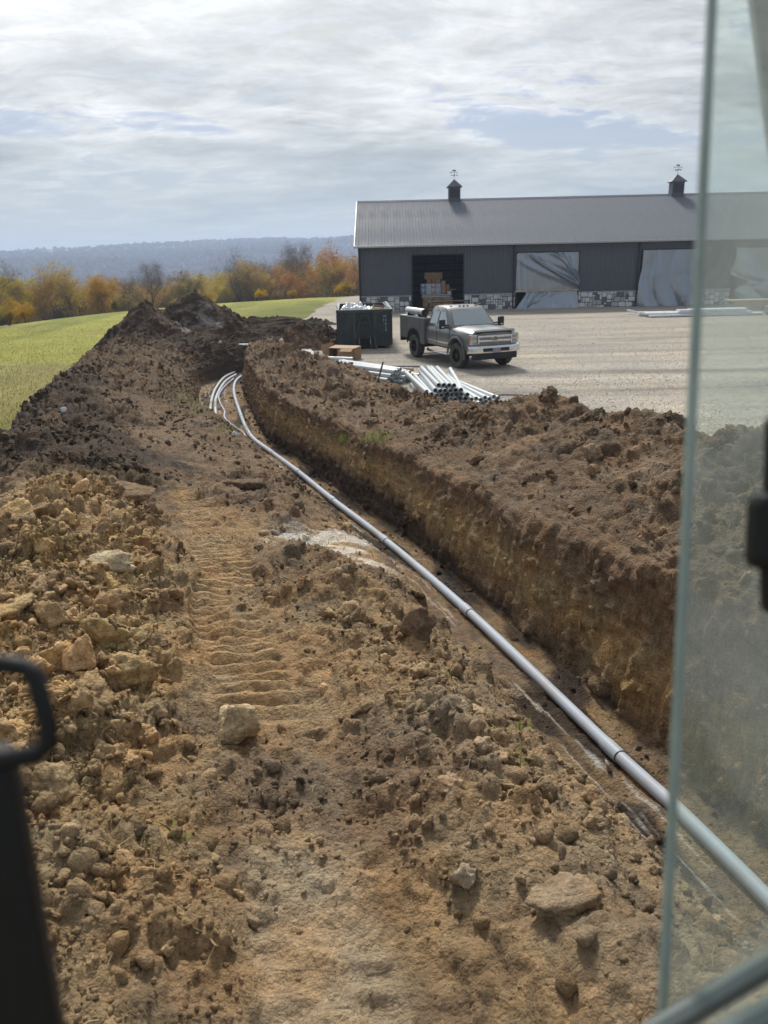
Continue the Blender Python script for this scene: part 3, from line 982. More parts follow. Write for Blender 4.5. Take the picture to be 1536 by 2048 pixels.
protos = []
for k in range(14):
    v, f = clod_shape(I3, 400 + k, .5, .75)
    v = v * (1 + 0.10 * fbm(v[:, 0] * 5, v[:, 1] * 5, v[:, 2] * 5, 430 + k, 4, .7) + .10 * chunks(v[:, 0] * 4, v[:, 1] * 4, v[:, 2] * 4, 460 + k))[:, None]
    protos.append(np_mesh('dirt_clod', v, f, M_CLOD, None, False))
CLOD_ZONES = [
    ('tan clay clod in the rocky heap on the left bank', 'clods of the rocky left heap', 110, rocky > 0.35, (.05, .15)),
    ('brown dirt clod lying beside the track prints near the camera', 'clods beside the near track prints', 75, (KC > 4.2) & (KC < 9) & (YC < 5.5) & (trk < .4), (.035, .085)),
    ('brown dirt clod on the strip between track prints and trench', 'clods along the trench rim', 45, (KC > 6) & (KC < 8.8) & (YC >= 5.5) & (YC < 14), (.04, .11)),
    ('dark topsoil clod on the left spoil ridge beside the field', 'clods of the dark left ridge', 40, (KC > 1.2) & (KC < 5) & (YC >= 12) & (YC < 24), (.06, .15)),
    ('dark brown clod on the spoil ridge right of the trench', 'clods of the right spoil ridge', 60, (KC > 13.3) & (KC < 17) & (YC < 24), (.05, .15)),
]
for label, group, num, mask, (s0, s1) in CLOD_ZONES:
    idx = pick_points(num, 0.7, rs, mask.astype(float))
    cuts = np.percentile(dist.ravel()[idx], [33, 67])
    for i in idx:
        sz = s0 + (s1 - s0) * rs.rand() ** 2
        p = flatV[i] + flatN[i] * sz * 0.16
        o = link('dirt_clod', protos[rs.randint(len(protos))], None, tuple(p), tuple(rs.uniform(0, 6.28, 3)), (sz, sz * rs.uniform(.8, 1.1), sz * rs.uniform(.7, 1.0)))
        c = np.clip(flatC[i] * math.exp(rs.normal(0.16, .17)), 0, 1)
        o.color = (float(c[0]), float(c[1]), float(c[2]), 1)
        dcam = float(dist.ravel()[i])
        band = 0 if dcam < cuts[0] else (1 if dcam < cuts[1] else 2)
        tag(o, label + (', near end', ', middle stretch', ', far end')[band], 'clod', group + (' near', ' middle', ' far')[band])


def big_clod(label, xy, size, col, k, scale=(1, 1, 1), rot=(0, 0, 0), sink=0.62, name='dirt_clod', cat='clod'):
    z, _ = earth_z(*xy)
    o = link(name, protos[k % len(protos)], None, (xy[0], xy[1], z + size * scale[2] * (1 - sink) * 0.6), rot, tuple(size * s for s in scale))
    o.color = (col[0], col[1], col[2], 1)
    tag(o, label, cat)
    return o


big_clod('large pale tan flat faced rock beside the near track prints', (-.93, 4.05), .17, (.66, .49, .28), 3, (.95, .8, 1.0), (.5, .2, .4), .1, name='clay_rock', cat='rock')
big_clod('tall dark upright clod at the edge above the trench', (.27, 5.85), .19, (.23, .16, .105), 7, (.8, .7, 1.1), (.2, .3, .9))
big_clod('round tan clod left of the tall dark upright clod', (-.27, 5.95), .13, (.40, .28, .16), 7, (1.1, .9, .8))
big_clod('broad domed sandy clod at the lower right near the glass', (.72, 2.55), .115, (.35, .25, .155), 6, (1.2, .9, .7), (0, 0, .5))
big_clod('blocky sandy clod above the broad domed clod', (.33, 2.78), .075, (.46, .34, .22), 2, (1.1, .9, .8), (.3, 0, .2))
big_clod('small brown clod perched on the slope above the pipe', (1.02, 5.75), .12, (.27, .19, .12), 11, (1.2, .8, .7), (0, .2, .3))
big_clod('long brown slab of soil on the left bank under the dark ridge', (-3.2, 9.2), .30, (.25, .17, .10), 4, (1.3, .7, .5), (0, 0, .2))
big_clod('rounded brown clod in front of the white scrap', (-2.1, 11.4), .26, (.19, .13, .08), 6, (1.2, .8, .6))
big_clod('pale broken clay slab on the rocky left heap', (-2.45, 6.35), .20, (.56, .45, .29), 8, (1.3, .6, .45), (.2, .1, .3), name='clay_rock', cat='rock')
big_clod('large yellow tan clay lump at the left of the rocky heap', (-2.85, 5.15), .20, (.50, .36, .18), 10, (1.2, .9, .7), (0, 0, 1.0), name='clay_rock', cat='rock')
big_clod('rough yellow clay lump near the black handle', (-1.75, 4.55), .15, (.49, .36, .19), 12, (1.2, .8, .7), (0, .1, .4), name='clay_rock', cat='rock')
big_clod('dark chunk crowning the right spoil ridge beside the glass edge', (4.05, 10.35), .22, (.14, .095, .062), 1, (1.1, 1, 1))
big_clod('dark lump on the crest of the right ridge beside the pipe heap', (2.1, 14.0), .15, (.15, .10, .065), 13, (1.2, 1, .9))
# ------------------------------------------------------------------ foliage materials
def leaf_material(name, col, var=0.35, trans=0.45):
    m = bpy.data.materials.new(name)
    m.use_nodes = True
    t = NT(m.node_tree)
    m.node_tree.nodes.clear()
    pos = t.n('ShaderNodeTexCoord').outputs['Object']
    f = t.ramp(t.noise(pos, 1.6, 4.0, 0.7), [(0.3, 0.0), (0.7, 1.0)])
    c = t.mix(f, tuple(x * (1 - var) for x in col), tuple(min(1, x * (1 + var)) for x in col))
    hs = t.n('ShaderNodeHueSaturation', {'Hue': t.math('ADD', 0.48, t.math('MULTIPLY', t.n('ShaderNodeObjectInfo').outputs['Random'], 0.04)), 'Value': t.math('ADD', 0.8, t.math('MULTIPLY', t.n('ShaderNodeObjectInfo').outputs['Random'], 0.4)), 'Color': c})
    d = t.n('ShaderNodeBsdfDiffuse', {'Color': hs.outputs[0]})
    tr = t.n('ShaderNodeBsdfTranslucent', {'Color': hs.outputs[0]})
    mx = t.n('ShaderNodeMixShader', {0: trans, 1: d.outputs[0], 2: tr.outputs[0]})
    t.n('ShaderNodeOutputMaterial', {'Surface': mx.outputs[0]})
    return m


def attr_leaf_material(name, trans=0.4):
    m = bpy.data.materials.new(name)
    m.use_nodes = True
    t = NT(m.node_tree)
    m.node_tree.nodes.clear()
    base = t.n('ShaderNodeAttribute', attribute_name='soil').outputs['Color']
    pos = t.n('ShaderNodeNewGeometry').outputs['Position']
    c = t.mix(1.0, base, t.ramp(t.noise(pos, 2.0, 3.0), [(0.3, 0.8), (0.7, 1.2)]), 'MULTIPLY')
    d = t.n('ShaderNodeBsdfDiffuse', {'Color': c})
    tr = t.n('ShaderNodeBsdfTranslucent', {'Color': c})
    mx = t.n('ShaderNodeMixShader', {0: trans, 1: d.outputs[0], 2: tr.outputs[0]})
    t.n('ShaderNodeOutputMaterial', {'Surface': mx.outputs[0]})
    return m


M_GRASS = attr_leaf_material('grass_blade', 0.5)
M_STRAW = attr_leaf_material('straw', 0.25)
M_BARK = material('bark', (.13, .105, .09), 0.9, var=.3, scale=5, bump=.02, bscale=20, spec=.1)


def blades(P, h, w, col, r, lean=0.35):
    """one tapered two-segment blade per point"""
    n = len(P)
    a = r.rand(n) * 6.283
    d = np.stack([np.cos(a), np.sin(a), 0 * a], -1)
    b = a + 1.57 + r.normal(0, .4, n)
    ln = np.stack([np.cos(b), np.sin(b), 0 * b], -1) * (h * r.rand(n) * lean * 2)[:, None]
    up = np.array([0, 0, 1.0])
    v0 = P - d * w[:, None] / 2
    v1 = P + d * w[:, None] / 2
    mid = P + up * (h * .55)[:, None] + ln * .35
    v2 = mid + d * w[:, None] * .35
    v3 = mid - d * w[:, None] * .35
    v4 = P + up * h[:, None] + ln
    V = np.stack([v0, v1, v2, v3, v4], 1).reshape(-1, 3)
    o = (np.arange(n) * 5)[:, None]
    F = np.concatenate([o + np.array([[0, 1, 2]]), o + np.array([[0, 2, 3]]), o + np.array([[3, 2, 4]])], 0)
    return V, F, np.repeat(col, 5, 0)


n = 46000
yy_ = 13 + 42 * rs.rand(n) ** 1.7
xe = -6.4 - 0.28 * (yy_ - 14)
xx_ = xe - rs.rand(n) ** 0.8 * (yy_ * 0.36 + 1.0)
keep = (xx_ > -0.62 * yy_ - 1)
tq, sq, dq = s_coord(xx_, yy_)
keep &= (tq < -6.1)
P = np.stack([xx_, yy_, land_z(xx_, yy_) - 0.01], -1)[keep]
n = len(P)
h = rs.uniform(.04, .12, n) * np.interp(P[:, 1], [13, 30, 55], [1.3, 1.0, .8])
gcol = np.array([.33, .29, .11]) * rs.uniform(.6, 1.3, (n, 1))
gcol = np.where((rs.rand(n) < np.interp(P[:, 1], [13, 25, 40], [.25, .45, .7]))[:, None], np.array([.30, .32, .08]) * rs.uniform(.6, 1.3, (n, 1)), gcol)
V, F, Cc = blades(P, h, rs.uniform(.012, .026, n), gcol, rs)
tag(link('field_grass', np_mesh('field_grass', V, F, M_GRASS, Cc, False)), 'short yellow green field grass left of the earth bank', 'grass', None, 'stuff')

# pale straw and roots in the soil
idx = pick_points(1500, 1.2, rs)
n = len(idx)
L = rs.uniform(.03, .14, n)
a = rs.rand(n) * 6.283
d = np.stack([np.cos(a), np.sin(a), rs.normal(0.12, .25, n)], -1)
side = np.cross(d, [0, 0, 1.0])
side /= np.linalg.norm(side, axis=1)[:, None]
p0 = flatV[idx] + flatN[idx] * .012
bend = side * (L * rs.normal(0, .25, n))[:, None]
wd = side * rs.uniform(.0012, .0026, n)[:, None]
pm = p0 + d * (L * .5)[:, None] + bend + np.array([0, 0, .008])
p1 = p0 + d * L[:, None]
V = np.stack([p0 - wd, p0 + wd, pm + wd, pm - wd, p1 + wd * .5, p1 - wd * .5], 1).reshape(-1, 3)
o = (np.arange(n) * 6)[:, None]
F = np.concatenate([o + np.array([[0, 1, 2, 3]]), o + np.array([[3, 2, 4, 5]])], 0)
Cc = np.repeat(np.array([.46, .38, .22]) * rs.uniform(.45, 1.2, (n, 1)), 6, 0)
tag(link('dry_straw', np_mesh('dry_straw', V, F, M_STRAW, Cc, False)), 'bits of pale dry straw and root in the soil', 'straw', None, 'stuff')


def weed(label, xy, h, n, spread, col):
    z, i = earth_z(*xy)
    p = np.array([xy[0], xy[1], z]) + np.concatenate([rs.normal(0, spread, (n, 2)), np.zeros((n, 1))], 1)
    hh = h * rs.uniform(.4, 1.1, n)
    V, F, Cc = blades(p - np.array([xy[0], xy[1], z]), hh, rs.uniform(.006, .012, n) * (1 + h * 2), np.array(col) * rs.uniform(.6, 1.4, (n, 1)), rs, .8)
    ob = link('weed_tuft', np_mesh('weed_tuft', V, F, M_GRASS, Cc, False), None, (xy[0], xy[1], z))
    return tag(ob, label, 'weed')


weed('small green weed below the tall dark clod', (.41, 4.9), .07, 26, .035, (.13, .20, .04))
weed('thin green shoots on the sandy strip beside the trench', (.87, 4.35), .10, 24, .06, (.20, .25, .06))
weed('sparse green sprig lower down the sandy strip', (.73, 3.75), .10, 18, .05, (.22, .26, .07))
weed('green grass tuft hanging on the far right trench wall', (-.75, 15.6), .22, 60, .12, (.20, .23, .07))
weed('wider grass tuft on the right trench rim', (-.1, 13.9), .24, 80, .16, (.17, .22, .06))
weed('small bright green weed beside the glass edge', (3.15, 7.6), .12, 26, .06, (.15, .26, .04))
weed('matted pale grass on the left rim above the white scrap', (-3.4, 15.9), .16, 150, .34, (.24, .24, .09))
weed('matted olive grass on the left rim below the pipe ends', (-4.6, 19.0), .18, 170, .42, (.24, .22, .09))
weed('pale grass blades at the foot of the track prints', (-.75, 8.3), .10, 60, .30, (.22, .23, .09))
weed('small weed among the clods left of the tall dark clod', (-.3, 4.75), .06, 18, .03, (.20, .25, .07))
weed('green blades beside the handle at the lower left', (-1.05, 2.95), .09, 12, .05, (.16, .22, .06))
weed('dry bunch grass on the left bank edge beside the field', (-7.0, 13.6), .22, 90, .35, (.26, .23, .10))

# ------------------------------------------------------------------ trees
LEAF = {
    'yellow': leaf_material('yellow_leaves', (.55, .36, .045)),
    'gold': leaf_material('gold_green_leaves', (.47, .345, .075)),
    'orange': leaf_material('orange_leaves', (.58, .345, .085)),
    'olive': leaf_material('olive_leaves', (.27, .235, .07)),
    'russet': leaf_material('russet_leaves', (.42, .275, .13)),
    'twig': leaf_material('bare_twigs', (.20, .16, .135), .3, .1),
}


def make_tree(seed, height, spread, kind, density, trunk_n=1):
    r = np.random.RandomState(seed)
    mb = MB()
    tips = []

    def branch(p, d, L, rad, depth):
        n = 4 if depth < 2 else 3
        pts, rr = [p.copy()], [rad]
        q, dd = p.copy(), d.copy()
        for k in range(n):
            dd = dd + r.normal(0, .16 + .05 * depth, 3) + np.array([0, 0, .06])
            dd /= np.linalg.norm(dd)
            q = q + dd * L / n
            pts.append(q.copy())
            rr.append(rad * (1 - .62 * (k + 1) / n))
            if depth < 3 and k >= (1 if depth == 0 else 0):
                for _ in range(r.randint(1, 3) if depth else r.randint(2, 4)):
                    a = r.rand() * 6.283
                    el = r.uniform(.15, .85)
                    nd = np.array([math.cos(a) * math.cos(el) * spread, math.sin(a) * math.cos(el) * spread, math.sin(el) + .15]) + dd * .5
                    nd /= np.linalg.norm(nd)
                    branch(q.copy(), nd, L * r.uniform(.45, .68), rr[-1] * .6, depth + 1)
            if depth >= 2:
                tips.append((q.copy(), dd.copy()))
        mb.tube([tuple(x) for x in pts], rr, 6 if depth == 0 else (4 if depth == 1 else 3), caps=False)

    for k in range(trunk_n):
        off = r.normal(0, .25, 3) * (trunk_n > 1)
        off[2] = -0.3
        lean = np.array([r.normal(0, .10 + .12 * (trunk_n > 1)), r.normal(0, .10 + .12 * (trunk_n > 1)), 1])
        branch(off, lean / np.linalg.norm(lean), height * .66, height * .018 + .03, 0)
    tr_me = mb.mesh('trunk', M_BARK, False)
    tp = np.array([x[0] for x in tips])
    td = np.array([x[1] for x in tips])
    if len(tp) > 420:
        s = r.choice(len(tp), 420, False)
        tp, td = tp[s], td[s]
    # leaf faces clustered round the twig ends, with whole clusters left bare
    dens = r.rand(len(tp)) ** .7
    rep = np.maximum(0, (dens * density).astype(int))
    base = np.repeat(tp, rep, 0)
    n = len(base)
    c = base + r.normal(0, height * .035, (n, 3))
    if kind == 'twig':
        dr = np.repeat(td, rep, 0) + r.normal(0, .55, (n, 3))
        dr /= np.linalg.norm(dr, axis=1)[:, None]
        sd = np.cross(dr, r.normal(size=(n, 3)))
        sd /= np.linalg.norm(sd, axis=1)[:, None]
        l = r.uniform(.25, .7, n)[:, None]
        w = r.uniform(.008, .018, n)[:, None]
        V = np.stack([c - sd * w, c + sd * w, c + dr * l], 1).reshape(-1, 3)
        F = np.arange(3 * n).reshape(-1, 3)
    else:
        a = r.normal(size=(n, 3))
        a /= np.linalg.norm(a, axis=1)[:, None]
        b = np.cross(a, r.normal(size=(n, 3)))
        b /= np.linalg.norm(b, axis=1)[:, None]
        s = r.uniform(.05, .13, n)[:, None] * (height / 8) ** .5
        V = np.stack([c - a * s, c + b * s * .6, c + a * s, c - b * s * .6], 1).reshape(-1, 3)
        F = np.arange(4 * n).reshape(-1, 4)
    cr_me = np_mesh('crown', V, F, LEAF[kind], None, False)
    return tr_me, cr_me


PROTO = {
    'yellow': [make_tree(501, 7.5, 1.1, 'yellow', 40), make_tree(502, 6.5, 1.2, 'yellow', 36)],
    'gold': [make_tree(511, 8.5, .9, 'gold', 38), make_tree(512, 8.0, 1.0, 'gold', 30), make_tree(513, 8.5, 1.0, 'gold', 22)],
    'orange': [make_tree(521, 9.0, .8, 'orange', 36), make_tree(522, 8.0, 1.0, 'orange', 22)],
    'olive': [make_tree(531, 7.0, 1.1, 'olive', 38)],
    'russet': [make_tree(541, 8.5, .9, 'russet', 26), make_tree(542, 8.0, 1.0, 'russet', 18)],
    'twig': [make_tree(551, 9.5, .9, 'twig', 22), make_tree(552, 9.0, 1.0, 'twig', 20), make_tree(553, 9.0, .8, 'twig', 24, 2)],
    'shrub': [make_tree(561, 3.0, 1.3, 'gold', 22, 3), make_tree(562, 2.6, 1.4, 'olive', 24, 3), make_tree(563, 2.8, 1.3, 'yellow', 22, 3)],
}


def plant_tree(name, kind, v, x, y, scale, label, cat='tree', group=None, zs=1.0, dz=0.0):
    tr_me, cr_me = PROTO[kind][v]
    z = float(land_z(np.array([x]), np.array([y]))[0]) + dz
    root = thing(name, label, cat, (x, y, z), rs.uniform(0, 6.28), group)
    root.scale = (scale, scale, scale * zs)
    link('trunk', tr_me, root)
    link('crown', cr_me, root)
    return root


def ray_xy(u, y):
    """plan x on the bearing that the photograph shows at column u"""
    return (u - 768) / 1538.0 * y * 0.985


# individually recognisable trees of the wood edge: column, depth, kind, variant, scale
for (u, y, kind, v, s, label) in [
    (70, 68, 'gold', 0, .78, 'broad yellow green tree at the left of the wood edge'),
    (118, 70, 'gold', 1, .80, 'olive yellow rounded tree right of the broad yellow green tree'),
    (58, 66, 'yellow', 1, .66, 'small bright orange yellow tree in front of the left bare trees'),
    (222, 74, 'yellow', 0, .86, 'wide golden yellow tree standing at the field edge'),
    (170, 76, 'gold', 2, .92, 'thin pale yellow tree left of the wide golden tree'),
    (398, 84, 'olive', 0, .95, 'rounded dark olive tree behind the tallest dirt mound'),
    (345, 86, 'orange', 1, .78, 'dull orange tree behind the lower dirt mound'),
    (470, 92, 'yellow', 0, .72, 'pale yellow tree right of the tallest mound'),
    (545, 94, 'gold', 1, 1.12, 'tall tan gold tree in the middle of the wood edge'),
    (610, 93, 'orange', 1, 1.0, 'orange yellow tree left of the bare trees near the barn'),
    (697, 95, 'orange', 0, 1.08, 'tall bright orange tree beside the barn corner'),
    (655, 94, 'gold', 2, .95, 'thin gold tree left of the tall orange tree'),
    (588, 99, 'twig', 0, 1.28, 'tall bare grey tree rising above the middle of the wood edge'),
    (310, 82, 'twig', 0, .90, 'bare dark tree just left of the mounds'),
    (500, 94, 'twig', 2, 1.08, 'bare brown spreading tree between the mound and the tan gold tree'),
    (20, 66, 'twig', 0, .92, 'bare brown tree at the left border of the picture'),
    (632, 91, 'yellow', 1, .42, 'low bright yellow bush tree at the field edge in the middle'),
]:
    plant_tree('autumn_tree' if kind != 'twig' else 'bare_tree', kind, v, ray_xy(u, y * 1.55), y * 1.55, s * 1.18, label)
for (u, y, v, s, label) in [(690, 88, 2, .80, 'bright yellow shrub beside the gravel drive and barn'), (706, 86.5, 0, .85, 'yellow green shrub at the barn corner'), (540, 88, 2, .72, 'small yellow shrub below the bare brown tree'),
                            (600, 89, 0, .62, 'pale green shrub at the middle of the field edge'), (10, 56, 1, .85, 'dark green bush at the left end of the field edge'), (36, 58, 0, .75, 'grey green bush next to the dark green bush'),
                            (75, 61, 2, .72, 'yellow bush under the broad yellow green tree'), (430, 84, 0, .7, 'green shrub right of the tallest mound'), (250, 75, 1, .7, 'dark shrub under the wide golden tree')]:
    plant_tree('shrub', 'shrub', v, ray_xy(u, y), y, s * .62, label, 'shrub')
BACK = [('twig', 'bare brown tree in the rows behind the wood edge', 'bare trees behind the wood edge'), ('russet', 'russet brown tree in the rows behind the wood edge', 'russet trees behind the wood edge'), ('gold', 'dull gold tree in the rows behind the wood edge', 'gold trees behind the wood edge')]
SIDE = [' left of the mounds', ' beyond the mounds', ' towards the barn']
for k in range(190):
    u = -40 + 790 * (k + rs.uniform(.1, .9)) / 190
    row = k % 4
    y = np.interp(u, [0, 300, 720], [112, 138, 156]) + row * 12 + rs.uniform(-4, 4)
    c = BACK[rs.choice([0, 0, 1, 1, 1, 2, 2, 2])]
    s = rs.uniform(.95, 1.3) * (1.0 + .10 * row) * np.interp(u, [0, 250, 400, 720], [.84, .80, .84, 1.05])
    plant_tree('wood_tree', c[0], rs.randint(len(PROTO[c[0]])), ray_xy(u, y), y, s, c[1] + SIDE[int(u > 240) + int(u > 480)], 'tree', c[2] + SIDE[int(u > 240) + int(u > 480)])

# the wooded slopes across the valley: far too many crowns to count
n = 15000
az = rs.uniform(-.58, .10, n)
rr_ = rs.uniform(850, 2750, n)
X, Y = rr_ * np.sin(az), rr_ * np.cos(az)
bare = fbm(X / 380 + 3, Y / 150, 0 * X, 107, 3)
keep = ~((bare > .12) & (rr_ > 2100))
X, Y = X[keep], Y[keep]
Zl = land_z(X, Y)
n = len(X)
sz = rs.uniform(3.5, 7.5, n)
pal = np.array([[.070, .060, .062], [.080, .062, .060], [.060, .064, .052], [.095, .074, .058], [.058, .052, .058]])
cc = pal[rs.randint(0, 5, n)] * rs.uniform(.7, 1.3, (n, 1))
V, F, Cc = scatter([clod_shape(I0, 600 + k, .2, .5) for k in range(4)], np.stack([X, Y, Zl + sz * .7], -1), sz, cc, rs)
tag(link('distant_forest', np_mesh('distant_forest', V, F, attr_leaf_material('far_leaves', .15), Cc, True)), 'hazy brown and green forest on the hills across the valley', 'forest', None, 'stuff')
# forest floor slope just below the field edge
n = 5200
az = rs.uniform(-.56, .02, n)
rr_ = rs.uniform(330, 900, n)
X, Y = rr_ * np.sin(az), rr_ * np.cos(az)
sz = rs.uniform(1.5, 3.6, n)
cc = np.array([[.13, .10, .075], [.17, .11, .065], [.12, .11, .055], [.10, .085, .075]])[rs.randint(0, 4, n)] * rs.uniform(.7, 1.3, (n, 1))
V, F, Cc = scatter([clod_shape(I1, 620 + k, .2, .9) for k in range(4)], np.stack([X, Y, land_z(X, Y) + rs.uniform(1, 4.5, n)], -1), sz, cc, rs)
tag(link('valley_wood', np_mesh('valley_wood', V, F, attr_leaf_material('valley_leaves', .2), Cc, True)), 'brown wood on the slope below the field', 'forest', None, 'stuff')
# ------------------------------------------------------------------ barn
M_SIDING = material('charcoal_siding', (.098, .105, .130), .5, .0, .08, 1.5, spec=.4, dirt=(.13, .125, .12), dirt_amt=.25, dirt_scale=.8)
M_ROOF = material('grey_roof_metal', (.165, .178, .205), .7, 0.0, .09, .6, spec=.15)
M_TRIMD = material('dark_trim', (.020, .022, .027), .4, var=.1, spec=.5)
M_TRIML = material('pale_trim', (.40, .42, .42), .4, var=.08)
M_INNER = material('interior_sheet', (.085, .083, .083), .6, var=.12)
M_TIMBER_D = material('weathered_post', (.05, .045, .04), .8, var=.25, scale=3)
M_MORTAR = material('mortar', (.14, .14, .145), .9, var=.2, bump=.01)
M_STONE = [material('stone_pale', (.66, .66, .68), .85, var=.18, scale=9, bump=.015, bscale=25), material('stone_mid', (.42, .42, .44), .85, var=.2, scale=9, bump=.015, bscale=25), material('stone_dark', (.16, .155, .165), .85, var=.25, scale=9, bump=.015, bscale=25)]
M_WOOD = material('pine_board', (.50, .40, .26), .7, var=.15, scale=4, bump=.004)
M_CARD = material('cardboard', (.36, .235, .145), .8, var=.10, scale=3, spec=.2)
M_CARD2 = material('cardboard_light', (.45, .31, .20), .8, var=.10, scale=3, spec=.2)
M_WHITE = material('white_board', (.72, .74, .76), .45, var=.06)
M_BLACK = material('black_hole', (.012, .013, .015), .8, var=.2)

BARN_LOC, BARN_ROT = (-1.289, 56.854, 0.0), R(-0.6)
barn = thing('barn', 'long charcoal metal barn with grey roof, cupolas and stone base', 'barn', BARN_LOC, BARN_ROT)
BL, BD, EAVE, RIDGE = 36.0, 15.0, 4.62, 7.78
SLOPE = (RIDGE - EAVE) / (BD / 2)
PIERS = [(0, 3.6), (7.33, 10.97), (15.43, 19.7), (23.7, 26.2), (30.3, BL)]
DOORS = [(3.6, 7.33), (10.97, 15.43), (19.7, 23.7), (26.2, 30.3)]
DTOP, STONE_H = 3.80, 1.06


def rib_sheet(w, h, up=(0, 0, 1), out_=(0, -1, 0), rib=.034, nrib=4):
    """corrugated metal sheet: w wide along x, h long along 'up', ribs proud along 'out_'"""
    prof = []
    for k in range(nrib):
        x = w * k / nrib
        prof += [(x, 0), (x + .018, rib), (x + .048, rib), (x + .066, 0), (x + w / nrib * .55, 0), (x + w / nrib * .58, rib * .3), (x + w / nrib * .64, rib * .3), (x + w / nrib * .67, 0)]
    prof.append((w, 0))
    up, out_ = Vector(up), Vector(out_)
    vs = [Vector((x, 0, 0)) + out_ * d for x, d in prof] + [Vector((x, 0, 0)) + out_ * d + up * h for x, d in prof]
    n = len(prof)
    me = MB().add(vs, [(i, i + 1, n + i + 1, n + i) for i in range(n - 1)])
    return me


b = MB()
for x0, x1 in PIERS:
    b.box(((x0 + x1) / 2, .09, (STONE_H + EAVE) / 2), (x1 - x0 - .02, .12, EAVE - STONE_H))
for x0, x1 in DOORS:
    b.box(((x0 + x1) / 2, .09, (DTOP + EAVE) / 2 + .03), (x1 - x0 - .02, .12, EAVE - DTOP - .06))
b.build('front_wall', M_INNER, barn)
b = MB()
b.prism([(0, 0), (BD, 0), (BD, EAVE), (BD / 2, RIDGE - .05), (0, EAVE)], 0, .1, Matrix.Translation((0, 0, 0)) @ Matrix.Rotation(R(90), 4, 'Z') @ Matrix.Scale(1, 4))
b.build('gable_wall', M_SIDING, barn)
b = MB()
b.prism([(0, 0), (BD, 0), (BD, EAVE), (BD / 2, RIDGE - .05), (0, EAVE)], 0, .1, Matrix.Translation((BL, 0, 0)) @ Matrix.Rotation(R(90), 4, 'Z'))
b.build('gable_wall', M_SIDING, barn)
MB().box((BL / 2, BD + .06, EAVE / 2), (BL, .1, EAVE)).build('back_wall', M_INNER, barn)
girt = MB().box((0, 0, 0), (BL - .3, .05, .14)).mesh('girt', M_TIMBER_D)
for k in range(6):
    link('girt', girt, barn, (BL / 2, BD - .03, .55 + k * .62))
post = MB().box((0, 0, 0), (.15, .15, EAVE)).mesh('post', M_TIMBER_D)
for k in range(15):
    link('post', post, barn, (.35 + k * 2.5, BD - .14, EAVE / 2))
# siding panels of the piers and above the doors
for x0, x1 in PIERS:
    w = x1 - x0
    n = max(1, round(w / .91))
    me = rib_sheet(w / n, EAVE - STONE_H - .02).mesh('siding_panel', M_SIDING)
    for k in range(n):
        link('siding_panel', me, barn, (x0 + k * w / n, .02, STONE_H + .03))
for x0, x1 in DOORS:
    w = x1 - x0
    n = max(1, round(w / .91))
    me = rib_sheet(w / n, EAVE - DTOP - .02).mesh('siding_panel', M_SIDING)
    for k in range(n):
        link('siding_panel', me, barn, (x0 + k * w / n, .022, DTOP + .03))
    t_ = MB().box((x0 + .035, -.01, DTOP / 2), (.07, .12, DTOP)).box((x1 - .035, -.01, DTOP / 2), (.07, .12, DTOP)).box(((x0 + x1) / 2, -.012, DTOP + .035), (w, .12, .07))
    t_.build('door_frame', M_TRIMD, barn)
# stone base, laid stone by stone
stone_me = []
for k in range(9):
    v, f = clod_shape(I2, 700 + k, .3, .10)
    m_ = np.abs(v).max(0)
    v = np.sign(v) * (np.abs(v / m_) ** .38) * .5
    stone_me.append([np_mesh('stone', v, f, m, None, True) for m in M_STONE])
rst = np.random.RandomState(77)
for x0, x1 in PIERS:
    MB().box(((x0 + x1) / 2, .06, STONE_H / 2), (x1 - x0 - .03, .2, STONE_H)).build('stone_backing', M_MORTAR, barn)
    MB().box(((x0 + x1) / 2, -.06, STONE_H + .02), (x1 - x0 - .02, .16, .06)).build('stone_ledge', M_STONE[1], barn, bevel=.01)
    if x0 > 29:
        continue
    U = .165
    nx, nz = int((x1 - x0 - .04) / U), 6
    Ux, Uz = (x1 - x0 - .04) / nx, STONE_H / nz
    occ = np.zeros((nx, nz), bool)
    for j in range(nz):
        for i in range(nx):
            if occ[i, j]:
                continue
            w, h_ = [(2, 2), (2, 1), (3, 2), (1, 1), (2, 2), (1, 2)][rst.randint(6)]
            w, h_ = min(w, nx - i), min(h_, nz - j)
            while w > 1 and occ[i:i + w, j].any():
                w -= 1
            if occ[i:i + w, j:j + h_].any():
                h_ = 1
            occ[i:i + w, j:j + h_] = True
            mm = rst.choice([0, 0, 0, 0, 1, 1, 2])
            link('stone', stone_me[rst.randint(9)][mm], barn, (x0 + .02 + (i + w / 2) * Ux, -.055, (j + h_ / 2) * Uz), (0, 0, 0), (w * Ux - .022, .09 + rst.rand() * .04, h_ * Uz - .022))
# corner trim, downspouts, gutter
MB().box((-.03, -.03, EAVE / 2), (.14, .14, EAVE)).build('corner_trim', M_TRIMD, barn)
for x in (10.80, 19.52, 30.15):
    d = MB().tube([(x, -.42, EAVE - .12), (x, -.40, EAVE - .2), (x, -.16, EAVE - .42), (x, -.14, .25), (x, -.22, .08)], .055, 8)
    d.build('downspout', M_TRIMD, barn)
for x in (-.06,):
    MB().tube([(x, -.42, EAVE - .12), (x, -.2, EAVE - .4), (x, -.16, .2), (x, -.25, .08)], .05, 8).build('downspout', M_TRIMD, barn)
ez = EAVE - .42 * SLOPE
MB().box((BL / 2, -.46, ez - .02), (BL + .7, .11, .13)).build('gutter', M_TRIML, barn, bevel=.02)
MB().box((BL / 2, -.2, ez - .06), (BL + .6, .44, .03)).build('soffit', M_SIDING, barn)
